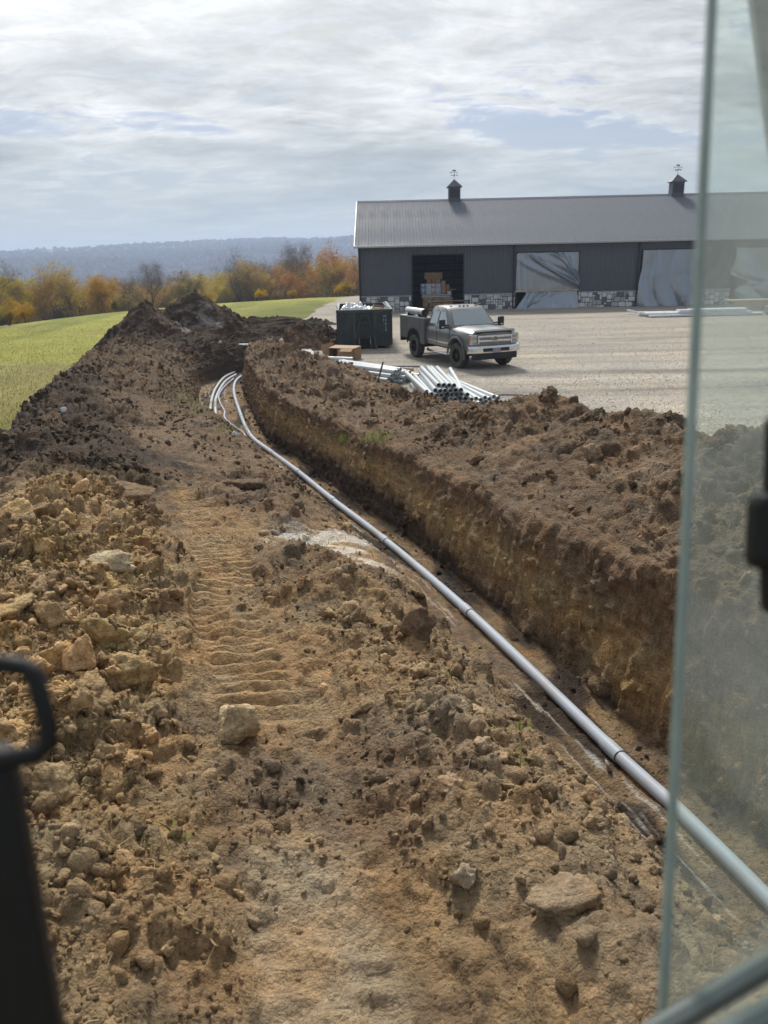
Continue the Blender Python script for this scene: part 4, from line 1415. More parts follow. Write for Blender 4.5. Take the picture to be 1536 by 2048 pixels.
# roof, panel by panel on the visible slope
upv = Vector((0, 1, SLOPE)).normalized()
outv = Vector((0, -SLOPE, 1)).normalized()
rl = (BD / 2 + .44) / upv.y
npan = round((BL + .7) / .91)
rp = rib_sheet((BL + .7) / npan, rl, upv, outv, .03).mesh('roof_panel', M_ROOF)
MB().add([(-.35, -.44, ez), (BL + .35, -.44, ez), (BL + .35, BD / 2, RIDGE), (-.35, BD / 2, RIDGE), (-.35, -.44, ez - .08), (BL + .35, -.44, ez - .08), (BL + .35, BD / 2, RIDGE - .08), (-.35, BD / 2, RIDGE - .08)],
         [(0, 1, 2, 3), (7, 6, 5, 4), (0, 4, 5, 1), (1, 5, 6, 2), (2, 6, 7, 3), (3, 7, 4, 0)]).build('roof_deck', M_INNER, barn)
for k in range(npan):
    link('roof_panel', rp, barn, (-.35 + k * (BL + .7) / npan, -.44, ez + .02))
MB().add([(-.35, BD + .44, ez), (BL + .35, BD + .44, ez), (BL + .35, BD / 2, RIDGE + .01), (-.35, BD / 2, RIDGE + .01)], [(0, 1, 2, 3)]).build('rear_roof', M_ROOF, barn)
MB().add([(-.36, BD / 2 - .22, RIDGE - .04), (BL + .36, BD / 2 - .22, RIDGE - .04), (BL + .36, BD / 2, RIDGE + .10), (-.36, BD / 2, RIDGE + .10), (-.36, BD / 2 + .22, RIDGE - .04), (BL + .36, BD / 2 + .22, RIDGE - .04)],
         [(0, 1, 2, 3), (3, 2, 5, 4)]).build('ridge_cap', M_ROOF, barn)
rk = MB()
rk.add([(-.38, -.46, ez - .14), (-.38, -.46, ez + .06), (-.38, BD / 2, RIDGE + .08), (-.38, BD / 2, RIDGE - .12), (-.34, -.46, ez - .14), (-.34, -.46, ez + .06), (-.34, BD / 2, RIDGE + .08), (-.34, BD / 2, RIDGE - .12)],
       [(0, 1, 2, 3), (7, 6, 5, 4), (0, 4, 5, 1), (1, 5, 6, 2), (2, 6, 7, 3), (3, 7, 4, 0)])
rk.build('rake_trim', M_TRIML, barn)


def cupola(x):
    y, z0 = BD / 2, RIDGE - .32
    s = .44
    c = MB().box((x, y, z0 + .62), (2 * s, 2 * s, 1.24)).build('cupola', M_SIDING, barn)
    rf = MB()
    e, zt, zb = s + .14, z0 + 1.82, z0 + 1.22
    pts = [(x - e, y - e, zb), (x + e, y - e, zb), (x + e, y + e, zb), (x - e, y + e, zb), (x - e, y - e, zb + .05), (x + e, y - e, zb + .05), (x + e, y + e, zb + .05), (x - e, y + e, zb + .05), (x, y, zt)]
    rf.add(pts, [(0, 1, 5, 4), (1, 2, 6, 5), (2, 3, 7, 6), (3, 0, 4, 7), (4, 5, 8), (5, 6, 8), (6, 7, 8), (7, 4, 8), (3, 2, 1, 0)])
    rf.build('cupola_roof', M_SIDING, c)
    lv = MB()
    for k in range(6):
        lv.box((x, y - s - .015, z0 + .52 + k * .10), (2 * s - .2, .05, .02), (R(-30), 0, 0))
    lv.build('louver', M_TRIMD, c)
    for dx in (-1, 1):
        MB().box((x + dx * (s - .03), y - s - .008, z0 + .62), (.07, .03, 1.2)).build('corner_board', M_SIDING, c)
    wv = MB()
    wv.tube([(x, y, zt - .1), (x, y, zt + .80)], .018, 6)
    wv.tube([(x - .28, y, zt + .38), (x + .28, y, zt + .38)], .013, 5).tube([(x, y - .28, zt + .38), (x, y + .28, zt + .38)], .013, 5)
    for q in ((-.28, 0), (.28, 0), (0, -.28), (0, .28)):
        wv.box((x + q[0], y + q[1], zt + .38), (.09, .09, .10))
    wv.tube([(x - .40, y, zt + .62), (x + .36, y, zt + .62)], .014, 5)
    wv.prism([(x - .46, zt + .62), (x - .34, zt + .70), (x - .34, zt + .54)], y - .01, y + .01)
    wv.prism([(x + .26, zt + .62), (x + .40, zt + .69), (x + .36, zt + .62), (x + .40, zt + .55)], y - .01, y + .01)
    # running animal figure on the arrow
    wv.prism([(x - .18, zt + .66), (x - .17, zt + .76), (x - .22, zt + .80), (x - .20, zt + .86), (x - .12, zt + .84), (x + .08, zt + .84), (x + .17, zt + .88), (x + .15, zt + .78), (x + .12, zt + .66), (x + .08, zt + .66), (x + .07, zt + .75), (x - .12, zt + .75), (x - .14, zt + .66)], y - .012, y + .012)
    wv.v = [(x + (a - x) * .72, y + (b_ - y) * .72, zt - .1 + (c_ - zt + .1) * .8) for a, b_, c_ in wv.v]
    wv.build('weathervane', M_TRIMD, c)


cupola(7.2)
cupola(24.35)

# ------------------------------------------------------------------ plastic sheets over three doorways
M_PLASTIC = bpy.data.materials.new('plastic_sheet')
M_PLASTIC.use_nodes = True
M_PLASTIC.node_tree.nodes.clear()
t = NT(M_PLASTIC.node_tree)
pos = t.n('ShaderNodeTexCoord').outputs['Object']
c = t.mix(t.noise(pos, 1.5, 4.0), (.27, .33, .41), (.40, .46, .55))
wrk = t.noise(t.n('ShaderNodeMapping', {0: pos, 2: (0, R(28), 0), 3: (1.0, 1.0, .22)}).outputs[0], 1.9, 3.0, 0.5, 0.7)
wbp = t.n('ShaderNodeBump', {'Strength': 1.0, 'Distance': .10, 'Height': wrk}).outputs[0]
d_ = t.n('ShaderNodeBsdfPrincipled', {'Base Color': c, 'Roughness': .24, 'Specular IOR Level': .8, 'Normal': wbp})
tr_ = t.n('ShaderNodeBsdfTranslucent', {'Color': (.45, .50, .56, 1), 'Normal': wbp})
tp_ = t.n('ShaderNodeBsdfTransparent', {'Color': (.85, .88, .92, 1)})
gl0 = t.n('ShaderNodeBsdfGlossy', {'Color': (.62, .68, .76, 1), 'Roughness': .22, 'Normal': wbp})
m0 = t.n('ShaderNodeMixShader', {0: .38, 1: d_.outputs[0], 2: gl0.outputs[0]})
m1 = t.n('ShaderNodeMixShader', {0: .22, 1: m0.outputs[0], 2: tr_.outputs[0]})
m2 = t.n('ShaderNodeMixShader', {0: .14, 1: m1.outputs[0], 2: tp_.outputs[0]})
t.n('ShaderNodeOutputMaterial', {'Surface': m2.outputs[0]})


def sheet(label, x0, x1, z0, z1, yoff, seed, lx, rx, foldfn):
    n = 130
    u, v = np.meshgrid(np.linspace(0, 1, n), np.linspace(0, 1, n))
    z = z0 + v * (z1 - z0)
    xl = x0 + lx(v)
    xr = x1 + rx(v)
    x = xl + (xr - xl) * u
    y = yoff - foldfn(u, v) - .03 * fbm(u * 3, v * 3, 0 * u, seed, 3) - .015 * fbm(u * 9, v * 4, 0 * u, seed + 5, 3)
    o = link('plastic_sheet', np_mesh('plastic_sheet', np.stack([x, y, z], -1).reshape(-1, 3), grid_faces(n, n), M_PLASTIC), None, BARN_LOC, (0, 0, BARN_ROT))
    return tag(o, label, 'plastic sheet', 'plastic sheets over the barn doors')


def rdg(a, w):
    return np.exp(-(a / w) ** 2)


def creases(u, v, seed, n, gather, A, w0):
    """hanging folds that run from the top edge and sweep to a gathered point"""
    r = np.random.RandomState(seed)
    f = 0 * u
    for _ in range(n):
        u0, p = r.uniform(-.1, .85), r.uniform(.6, 1.6)
        k = np.clip((u - u0) / (gather[0] - u0), 0, 1)
        vc = 1.0 + (gather[1] + r.normal(0, .05) - 1.0) * k ** p
        w = w0 * r.uniform(.6, 1.6)
        f = f + A * r.uniform(.4, 1.3) * np.exp(-((v - vc) / w) ** 2) * sstep(0.0, .12, k) * (1 - sstep(.9, 1.0, k))
    return f


def folds1(u, v):
    q = np.clip(1 - v / .31, 0, 1)
    f = creases(u, v, 5, 12, (1.04, .42), .10, .04) * (v > .31)
    f = f + .07 * np.abs(np.sin(u * 30 + 2 * v)) * rdg(u - .08, .10)
    return f + (v < .31) * (.12 * np.abs(np.sin(u * 9 + v * 9)) * q + .30 * q ** 1.5 + creases(u, v / .31, 8, 6, (.15, .1), .10, .10))


s1 = sheet('grey plastic sheet with a board across it in the second doorway', 10.99, 15.41, .03, 3.80, -.02, 801, lambda v: .75 * np.clip(1 - np.abs(v - .27) / .27, 0, 1) * (v < .305), lambda v: 0 * v, folds1)
s2 = sheet('long grey plastic sheet hanging to the ground in the third doorway', 19.78, 23.75, .0, 3.80, -.14, 811, lambda v: -.18 * np.exp(-((v - .42) / .2) ** 2) - .22 * (1 - sstep(0, .5, v)), lambda v: .3 * (1 - sstep(0, .6, v)),
           lambda u, v: .20 * np.abs(np.sin(u * 9.5 + 1.5 * np.sin(v * 2.5))) * (.35 + .65 * (1 - v)) + .12 * (1 - v) ** 2 + .06 * rdg(u - .32 + .08 * v, .03))
s3 = sheet('torn plastic sheet flapping open in the rightmost doorway', 26.25, 30.3, .25, 3.80, -.10, 821, lambda v: -.3 * np.exp(-((v - .52) / .12) ** 2) + 1.1 * np.exp(-((v - .36) / .09) ** 2) + .45 * (1 - sstep(0, .25, v)), lambda v: 0 * v,
           lambda u, v: .22 * np.abs(np.sin(u * 6 + v * 5)) * (1 - v * .5) + .2 * (1 - v) ** 2)
bt = MB().box((13.18, -.12, 1.24), (4.5, .05, .10), (0, R(-.6), 0)).build('wood_batten', M_WOOD)
bt.location, bt.rotation_euler = BARN_LOC, (0, 0, BARN_ROT)
tag(bt, 'pale board nailed across the plastic sheet in the second doorway', 'board')

# ------------------------------------------------------------------ goods inside the open doorway
def in_barn(o):
    o.location = BARN_LOC
    o.rotation_euler = (0, 0, BARN_ROT)
    return o


def carton(label, x0, x1, z0, z1, y0=1.6, dy=.6, mat=None, group=None):
    root = thing('cardboard_box', label, 'box', BARN_LOC, BARN_ROT, group)
    MB().box(((x0 + x1) / 2, y0 + dy / 2, (z0 + z1) / 2), (x1 - x0, dy, z1 - z0)).build('carton', mat or M_CARD, root, bevel=.012)
    MB().box(((x0 + x1) / 2, y0 + dy / 2, z1 + .002), (.06, dy + .004, .004)).box(((x0 + x1) / 2, y0 - .003, z1 - .05), (.06, .004, .1)).build('tape', M_CARD2, root)
    return root


for r_ in range(4):
    for c_ in range(3):
        carton('brown carton in the low packed stack under the boards', 4.46 + c_ * .74 + .02 * (r_ % 2), 4.46 + c_ * .74 + .71 + .02 * (r_ % 2), .12 + r_ * .18, .12 + r_ * .18 + .17, 1.6, .9, [M_CARD, M_CARD2][(r_ + c_) % 2], 'cartons in the low stack')
in_barn(tag(MB().box((5.5, 2.0, .06), (2.4, 1.0, .03)).box((5.5, 1.6, .03), (2.4, .1, .06)).box((5.5, 2.4, .03), (2.4, .1, .06)).build('pallet', M_WOOD), 'wooden pallet under the low carton stack', 'pallet'))
for k, zz in enumerate((.86, .98)):
    in_barn(tag(MB().box((5.45 + .05 * k, 1.85, zz + .03), (2.15, .35, .07)).build('white_plank', M_WHITE, bevel=.01), ('lower' if k == 0 else 'upper') + ' of two white planks lying on the carton stack', 'plank'))
carton('wide flat cardboard box on top of the goods', 4.62, 5.92, 2.12, 2.58, 1.9, .7)
carton('left small box under the wide flat box', 4.80, 5.10, 1.85, 2.11, 2.0, .4, M_CARD2)
carton('middle small box under the wide flat box', 5.16, 5.44, 1.85, 2.11, 2.0, .4, M_CARD)
carton('right small box under the wide flat box', 5.47, 5.76, 1.85, 2.11, 2.0, .4, M_CARD2)
carton('broad box hidden behind the bottled water packs', 4.75, 5.80, 1.06, 1.84, 2.05, .5, M_CARD)
carton('tall narrow box right of the bottled water', 5.84, 6.14, 1.08, 1.98, 1.8, .4, M_CARD2)
carton('short box beside the tall narrow box', 6.17, 6.45, 1.12, 1.72, 1.8, .4, M_CARD)
in_barn(tag(MB().box((6.5, 1.75, 1.36), (.8, .3, .08), (0, R(-3), 0)).build('flat_carton', M_CARD, bevel=.01), 'flat carton sticking out to the right of the stack', 'box'))
in_barn(tag(MB().box((6.42, 1.7, 1.16), (.26, .2, .2)).build('white_box', M_WHITE, bevel=.015), 'small white box on the planks', 'box'))
M_BOT = [material('bottle_' + nme, cl, .25, var=.15, scale=5, spec=.6) for nme, cl in (('blue', (.22, .28, .55)), ('clear', (.50, .58, .66)), ('red', (.55, .34, .36)), ('pale', (.62, .68, .74)))]
for k, (x0, mi, nm) in enumerate(((4.32, 0, 'blue labelled bottles at the left'), (4.72, 3, 'pale bottles beside the blue pack'), (5.06, 2, 'red labelled bottles'), (5.42, 1, 'clear bottles at the right'))):
    root = thing('bottle_pack', 'shrink wrapped pack of ' + nm, 'bottle pack', BARN_LOC, BARN_ROT)
    w_ = .38
    for r_ in range(2):
        for q in range(3):
            bx_ = x0 + .06 + q * .12
            z0 = 1.08 + r_ * .37
            MB().tube([(bx_, 1.62, z0), (bx_, 1.62, z0 + .22), (bx_, 1.62, z0 + .28), (bx_, 1.62, z0 + .33)], [.055, .055, .03, .02], 10).build('bottle', M_BOT[3] if q == 1 else M_BOT[mi], root, True)
            MB().tube([(bx_, 1.62, z0 + .06), (bx_, 1.62, z0 + .15)], .057, 10).build('bottle_label', M_BOT[mi], root, True)
    MB().box((x0 + .18, 1.70, 1.08 + .36), (w_, .1, .74)).build('wrap', M_BOT[3], root, bevel=.03)

# ------------------------------------------------------------------ white trim stock and bundle in front of the barn
def plank(label, x0, x1, y, z, w, h, rot=0.0, mat=M_WHITE, group='white panels on the yard'):
    root = thing('white_lumber', label, 'lumber', ((x0 + x1) / 2, y, z + h / 2), rot, group)
    MB().box((0, 0, 0), (x1 - x0, w, h)).build('board', mat, root, bevel=.012)
    for q in (-.32, .05, .36):
        MB().box(((x1 - x0) * q, 0, 0), (.03, w + .006, h + .006)).build('strap', M_TRIML, root)
    return root


plank('lowest long white panel at the front of the stack', 16.1, 22.9, 47.3, .05, .55, .10, R(1.5))
plank('second long white panel resting on the lowest one', 16.0, 22.3, 47.55, .16, .55, .10, R(-1))
plank('shorter white panel across the middle of the stack', 17.9, 22.0, 47.5, .27, .5, .14, R(1))
plank('white panel at the back left of the stack', 15.8, 19.6, 48.2, .05, .5, .22, R(-2))
plank('thin white panel on the top back of the stack', 18.9, 22.4, 48.4, .30, .45, .08, R(1))
plank('white panel under the thin top panel', 18.6, 22.2, 48.45, .05, .5, .24, R(0))
sp_ = MB().box((0, 0, 0), (1.3, .12, .10), (0, R(10), R(-48))).build('white_post', M_WHITE, bevel=.01)
sp_.location = (16.0, 49.3, .17)
tag(sp_, 'short white post propped against the left end of the panel stack', 'post')
root = thing('wrapped_bundle', 'white wrapped bundle at the right behind the glass', 'bundle', (24.6, 47.0, .02), R(2))
MB().box((0, 0, .30), (3.0, 1.1, .46)).build('wrap', M_PLASTIC, root, bevel=.06)
MB().box((0, 0, .30), (2.9, 1.0, .42)).build('panels', M_WHITE, root)
MB().box((0, 0, .03), (2.8, .9, .06)).build('runner', M_WOOD, root)
root = thing('wood_table', 'low wooden trestle with a pale board behind the wrapped bundle', 'table', (24.9, 51.2, .02), R(-1))
MB().box((0, 0, .62), (5.0, 1.0, .06)).build('table_top', M_WOOD, root, bevel=.01)
for q in (-1.6, 0, 1.6):
    MB().box((q, 0, .3), (.1, .8, .58)).build('leg', M_WOOD, root)
MB().box((0, -.45, .40), (4.4, .04, .34)).build('apron', M_CARD2, root)

# ------------------------------------------------------------------ dumpster
M_DUMP = material('dumpster_steel', (.022, .036, .042), .5, .15, .25, 2.5, spec=.45, dirt=(.12, .12, .11), dirt_amt=.5, dirt_scale=1.3, bump=.006, bscale=12)
M_DUMPR = material('dumpster_rail', (.045, .058, .052), .5, .15, .2, 3, dirt=(.16, .15, .13), dirt_amt=.6)
M_SCRAP = material('crumpled_film', (.62, .64, .66), .35, var=.2, scale=3, spec=.6)
DW, DH, DL = 2.34, 1.62, 5.6
dump = thing('dumpster', 'dark green steel dumpster full of construction waste', 'dumpster', (-.66, 34.4, .02), R(2.0))
MB().box((-DW / 4 - .22, 0, DH / 2 + .06), (DW / 2 - .44, .06, DH - .12)).box((DW / 4 + .22, 0, DH / 2 + .06), (DW / 2 - .44, .06, DH - .12)).box((0, .02, DH * .64), (.9, .06, DH * .72)).build('front_wall', M_DUMP, dump)
for sgn in (-1, 1):
    MB().box((sgn * (DW / 2 - .03), DL / 2, DH / 2 + .06), (.06, DL - .08, DH - .12)).build('side_wall', M_DUMP, dump)
    rb = MB()
    for k in range(9):
        rb.box((sgn * (DW / 2 + .03), .4 + k * .6, DH / 2), (.06, .08, DH - .3))
    rb.build('side_rib', M_DUMPR, dump)
    MB().box((sgn * (DW / 2 - .0), DL / 2, DH), (.12, DL, .12)).build('top_rail', M_DUMPR, dump)
    MB().box((sgn * .45, -.05, DH * .5 + .02), (.10, .06, DH - .06)).build('post', M_DUMPR, dump)
    MB().box((sgn * .45, DL / 2, .07), (.12, DL, .14)).build('under_rail', M_DUMP, dump)
    br = MB()
    br.tube([(sgn * .14, -.13, DH - .18), (sgn * .52, -.16, .02)], .035, 6)
    br.build('brace', M_DUMPR, dump)
MB().box((0, 0, DH), (DW + .10, .14, .13)).build('top_rail', M_DUMPR, dump)
for sgn in (-1, 1):
    MB().box((sgn * .36, .03, .26), (.20, .05, .44)).build('front_plate', M_DUMP, dump)
MB().box((0, DL, DH / 2), (DW, .06, DH)).build('rear_wall', M_DUMP, dump)
MB().box((0, DL / 2, .18), (DW - .1, DL - .1, .05)).build('floor', M_DUMP, dump)
MB().box((0, -.13, DH - .20), (.34, .05, .05)).build('hook_bar', M_DUMPR, dump)
MB().tube([(-.16, -.13, DH - .56), (-.1, -.14, DH - .49), (0, -.15, DH - .46), (.1, -.14, DH - .49), (.16, -.13, DH - .56)], .025, 6).build('lift_hook', M_DUMPR, dump)
MB().box((0, .03, .30), (.46, .02, .58)).build('rail_slot', M_BLACK, dump)
for sgn in (-1, 1):
    MB().box((sgn * .27, -.06, .30), (.07, .08, .58)).build('slot_frame', M_DUMPR, dump)
    MB().tube([(sgn * .9, .15, .09), (sgn * .78, .15, .09)], .09, 12).build('wheel', M_BLACK, dump)


def text_part(name, txt, size, mat, parent, loc, rot=(R(90), 0, 0), ext=.002):
    cu = bpy.data.curves.new(name, 'FONT')
    cu.body = txt
    cu.size = size
    cu.extrude = ext
    cu.align_x = 'CENTER'
    cu.align_y = 'CENTER'
    tmp = bpy.data.objects.new('tmp', cu)
    me = bpy.data.meshes.new_from_object(tmp)
    bpy.data.objects.remove(tmp)
    me.materials.append(mat)
    return link(name, me, parent, loc, rot)


M_PAINT = material('stencil_paint', (.42, .47, .50), .7, var=.3, scale=8)
for k, (ch, xx, zz) in enumerate((('1', .83, 1.38), ('8', .91, 1.38), ('5', .83, 1.22), ('4', .92, 1.22), ('8', .92, 1.06), ('1', .92, .93), ('8', .93, .80))):
    text_part('digit', ch, .15, M_PAINT, dump, (xx, -.034, zz))
# waste lying in the dumpster
def lump_sheet(name, label, cat, c, sx, sy, h, seed, mat, rotz=0):
    n = 46
    a, b_ = np.meshgrid(np.linspace(-1, 1, n), np.linspace(-1, 1, n))
    e = np.clip(1 - (a ** 4 + b_ ** 4), 0, 1)
    w_, q_ = worley(a * 3.2, b_ * 3.2 + .4 * a, 0 * a, seed)
    z = h * e * (.35 + .9 * np.abs(fbm(a * 2.3, b_ * 2.3, 0 * a, seed, 4)) + .55 * (1 - w_))
    o = link(name, np_mesh(name, np.stack([a * sx, b_ * sy, z], -1).reshape(-1, 3), grid_faces(n, n), mat, None, False), None, c, (0, 0, rotz))
    return tag(o, label, cat)


lump_sheet('plastic_film', 'crumpled white plastic film heaped at the left of the dumpster', 'plastic film', (-1.15, 35.3, 1.58), .62, .8, .34, 901, M_SCRAP)
lump_sheet('plastic_film', 'flattened white plastic film in the middle of the dumpster', 'plastic film', (-.45, 35.2, 1.54), .5, .7, .26, 905, M_SCRAP)
lump_sheet('plastic_film', 'small wad of white film at the right corner of the dumpster', 'plastic film', (.33, 34.75, 1.56), .2, .25, .22, 909, M_SCRAP)
for lb, p0, p1, w_, mt in (('pale board end standing at the left of the waste wood', (-.34, 34.6, 1.60), (-.24, 34.75, 1.90), .05, M_WOOD), ('brown board lying across the waste', (-.25, 34.75, 1.84), (.25, 34.72, 1.78), .09, material('brown_board', (.20, .14, .11), .8)),
                           ('white pipe offcut leaning out of the right of the dumpster', (.18, 34.9, 1.94), (.42, 34.62, 1.72), .07, M_WHITE), ('light plank along the dumpster rim', (-.30, 34.55, 1.70), (.20, 34.5, 1.72), .06, M_WOOD),
                           ('white strip sticking up at the left dumpster corner', (-1.80, 34.55, 1.55), (-1.86, 34.7, 1.86), .05, M_WHITE)):
    tag(MB().tube([p0, p1], w_ / 2 * 1.2, 4).build('scrap_board', mt), lb, 'scrap')
tag(MB().box((.0, 34.85, 1.70), (.5, .4, .10), (.2, .1, .3)).build('scrap_cardboard', M_CARD2), 'torn pinkish cardboard in the dumpster', 'cardboard')
tag(MB().box((-.75, 35.2, 1.35), (1.9, 1.2, .30)).build('waste_pile', M_CARD2, bevel=.05), 'packed cardboard waste under the film in the dumpster', 'waste')

# ------------------------------------------------------------------ plastic pipes
M_PIPE = material('grey_pipe', (.50, .53, .56), .35, var=.05, scale=2, spec=.5)
M_PIPE_W = material('pale_pipe', (.58, .62, .63), .35, var=.06, scale=2, spec=.5, dirt=(.35, .31, .26), dirt_amt=.3)
M_PIPE_T = material('trench_pipe', (.43, .48, .55), .55, var=.06, scale=2, spec=.25, dirt=(.34, .27, .19), dirt_amt=.5, dirt_scale=1.5)
PL = 3.05
pipe_me = MB().ring(.054, .062, 0, PL, 18).ring(.062, .068, PL - .16, PL, 18).mesh('plastic_pipe', M_PIPE_W, True)


def lay_pipe(p0, d, label, group, lift=0.0):
    d = Vector(d).normalized()
    q = Vector((0, 1, 0)).rotation_difference(d)
    o = bpy.data.objects.new('plastic_pipe', pipe_me)
    COL.objects.link(o)
    o.location = (p0[0], p0[1], p0[2] + lift)
    o.rotation_euler = q.to_euler()
    tag(o, label, 'pipe', group)
    return o


rp_ = random.Random(3)
# heap with its dark open ends towards the ridge
for layer, cnt in enumerate((10, 9, 8, 6, 4)):
    for k in range(cnt):
        x = 1.84 + (k - (cnt - 1) / 2) * .134 + rp_.uniform(-.012, .012) - .03 * layer
        y = 20.0 + rp_.uniform(-.12, .18) + .05 * layer
        lay_pipe((x, y, (.20 + layer * .117)), (-.10 + rp_.uniform(-.03, .03), 1, .012), 'pale plastic pipe in the heap whose open ends face the ridge', 'pipes in the open ended heap')
for (x, y, z, dx, dzz, lb) in ((2.50, 20.5, .10, -.16, .06, 'loose pipe sliding off the right of the heap'), (2.64, 20.6, .09, -.24, .05, 'second loose pipe right of the heap'), (2.30, 20.55, .30, -.06, .10, 'pipe propped steeply on the right of the heap'),
                               (2.86, 20.9, .09, -.33, .0, 'outermost loose pipe nearest the gravel'), (1.22, 20.55, .45, -.16, .04, 'pipe on the left shoulder of the heap'), (1.10, 21.1, .22, .2, .0, 'pipe slipping off the left of the heap')):
    lay_pipe((x, y, z), (dx, 1, dzz), lb, 'loose pipes round the heap')
for k in range(7):
    lay_pipe((2.45 + .13 * k, 20.75 + .06 * k, .14 + .05 * (k % 2)), (-.14 - .035 * k, 1, .02), 'pale plastic pipe fanned out on the right of the heap', 'pipes fanned out beside the heap')
dB = Vector((-.66, .75, 0)).normalized()
nB = Vector((.75, .66, 0))
for layer, cnt in enumerate((12, 10, 7, 4)):
    for k in range(cnt):
        base = Vector((.05, 24.2, .085 + layer * .118)) + nB * (k * .150 + layer * .16) + dB * rp_.uniform(-.15, .2)
        lay_pipe(base, dB + Vector((rp_.uniform(-.03, .03), rp_.uniform(-.03, .03), 0)), 'pale plastic pipe in the slanting bundle behind the heap', 'pipes in the slanting bundle')
for k in range(4):
    lay_pipe((-2.86 + k * .16, 30.7 - k * .0, .09), (-.16 - .02 * k, 1, 0), 'plastic pipe in the small far group left of the cardboard box', 'four far pipes')
for k in range(3):
    lay_pipe((-1.2 + .06 * k, 29.35 + k * .17, .09), (-.88, .42 + .03 * k, 0), 'plastic pipe lying in front of the cardboard box', 'pipes before the cardboard box')
lay_pipe((-1.05, 29.62, .21), (-.9, .40, 0), 'pipe lying on top of the pipes before the cardboard box', None)

M_RUST = material('rusty_steel', (.19, .12, .09), .7, .3, .3, 6)
tag(MB().box((0, 0, 0), (.05, .012, .95)).box((.02, .02, 0), (.012, .05, .95)).build('steel_stake', M_RUST), 'rusty steel stake leaning beside the slanting pipe bundle', 'stake')
o = bpy.data.objects['steel_stake']
o.location, o.rotation_euler = (-.05, 23.75, .42), (R(12), R(16), 0)
tag(MB().tube([(.1, 28.6, .04), (.8, 28.45, .05), (1.45, 28.3, .05), (1.6, 28.0, .05), (1.58, 27.4, .04)], .035, 6).build('grey_conduit', material('grey_conduit', (.17, .17, .165), .6)), 'bent dark grey tube on the gravel behind the pipe heap', 'tube')
tag(MB().box((1.0, 27.6, .07), (.35, .12, .09), (0, 0, R(-30))).build('wood_block', M_WOOD, bevel=.008), 'short pale wood block on the gravel behind the pipes', 'wood block')
tag(MB().tube([(3.1, 21.9, .04), (3.5, 22.1, .05), (4.0, 22.05, .04), (4.5, 21.8, .04)], .018, 6).build('cable', M_TRIMD), 'thin dark cable on the gravel right of the pipe heap', 'cable')
tag(MB().tube([(-.62, 25.0, .0), (-.70, 25.05, .35)], .02, 5).build('wood_stake', M_WOOD), 'short wooden stake at the left of the slanting bundle', 'stake')

# open cardboard box thrown down beside the far pipes
bx = thing('open_carton', 'open cardboard box lying on its side before the dumpster', 'box', (-1.42, 31.2, .03), R(-24))
tk = .012
MB().box((0, 0, .006), (1.15, .62, tk)).build('panel', M_CARD, bx)
MB().box((0, .31, .23), (1.15, tk, .46)).build('panel', M_CARD, bx)
MB().box((0, 0, .46), (1.15, .62, tk), (R(4), 0, 0)).build('panel', M_CARD2, bx)
MB().box((.57, 0, .23), (tk, .60, .46)).build('panel', M_CARD, bx)
MB().box((-.57, 0, .23), (tk, .60, .46)).build('panel', M_CARD, bx)
MB().box((.28, -.42, .40), (.50, .26, tk), (R(28), 0, 0)).build('flap', M_CARD2, bx)
MB().box((-.75, -.05, .10), (.38, .58, tk), (0, R(20), 0)).build('flap', M_CARD2, bx)
MB().box((-.82, .12, .35), (.5, tk, .42), (0, R(-12), R(20))).build('flap', M_CARD, bx)
MB().box((.2, -.34, .22), (.7, tk, .40), (R(-6), 0, R(3))).build('flap', M_CARD, bx)

# ---- conduit in the trench: lengths with belled joints
conduit = thing('conduit_pipe', 'long grey jointed plastic pipe lying in the trench', 'pipe', (0, 0, 0))
joints_y = [2.7, 5.66, 8.83, 11.85, 14.42, 16.93, 19.16, 21.59, 24.4, 27.3, 30.4]
js = [float(s_of_y(np.array(v_))) for v_ in joints_y]
bounds = [0.2] + js + [float(s_of_y(np.array(33.6)))]


def pipe_pts(s0, s1, n, dz=.062, off=0.0):
    out_ = []
    for s in np.linspace(s0, s1, n):
        x, y, tx_, ty_ = cl_at(s)
        out_.append((float(x) + ty_ * off, float(y) - tx_ * off, float(floor_z(s)) + dz))
    return out_


for a, b_ in zip(bounds, bounds[1:]):
    MB().tube(pipe_pts(a, b_, 9), .058, 20).build('pipe_length', M_PIPE_T, conduit, True)
for s in js:
    MB().tube(pipe_pts(s - .015, s + .24, 5), [.0665, .067, .067, .066, .060], 20).build('joint_bell', M_PIPE_T, conduit, True)
    MB().tube(pipe_pts(s - .024, s - .010, 2), .061, 20).build('joint_ring', M_TRIMD, conduit, True)


def free_pipe(label, pts, r, mat, name, cat='pipe', z=-.87):
    P = smooth_curve(np.array(pts), 6)
    return tag(MB().tube([(float(p[0]), float(p[1]), z) for p in P], r, 12).build(name, mat, None, True), label, cat)


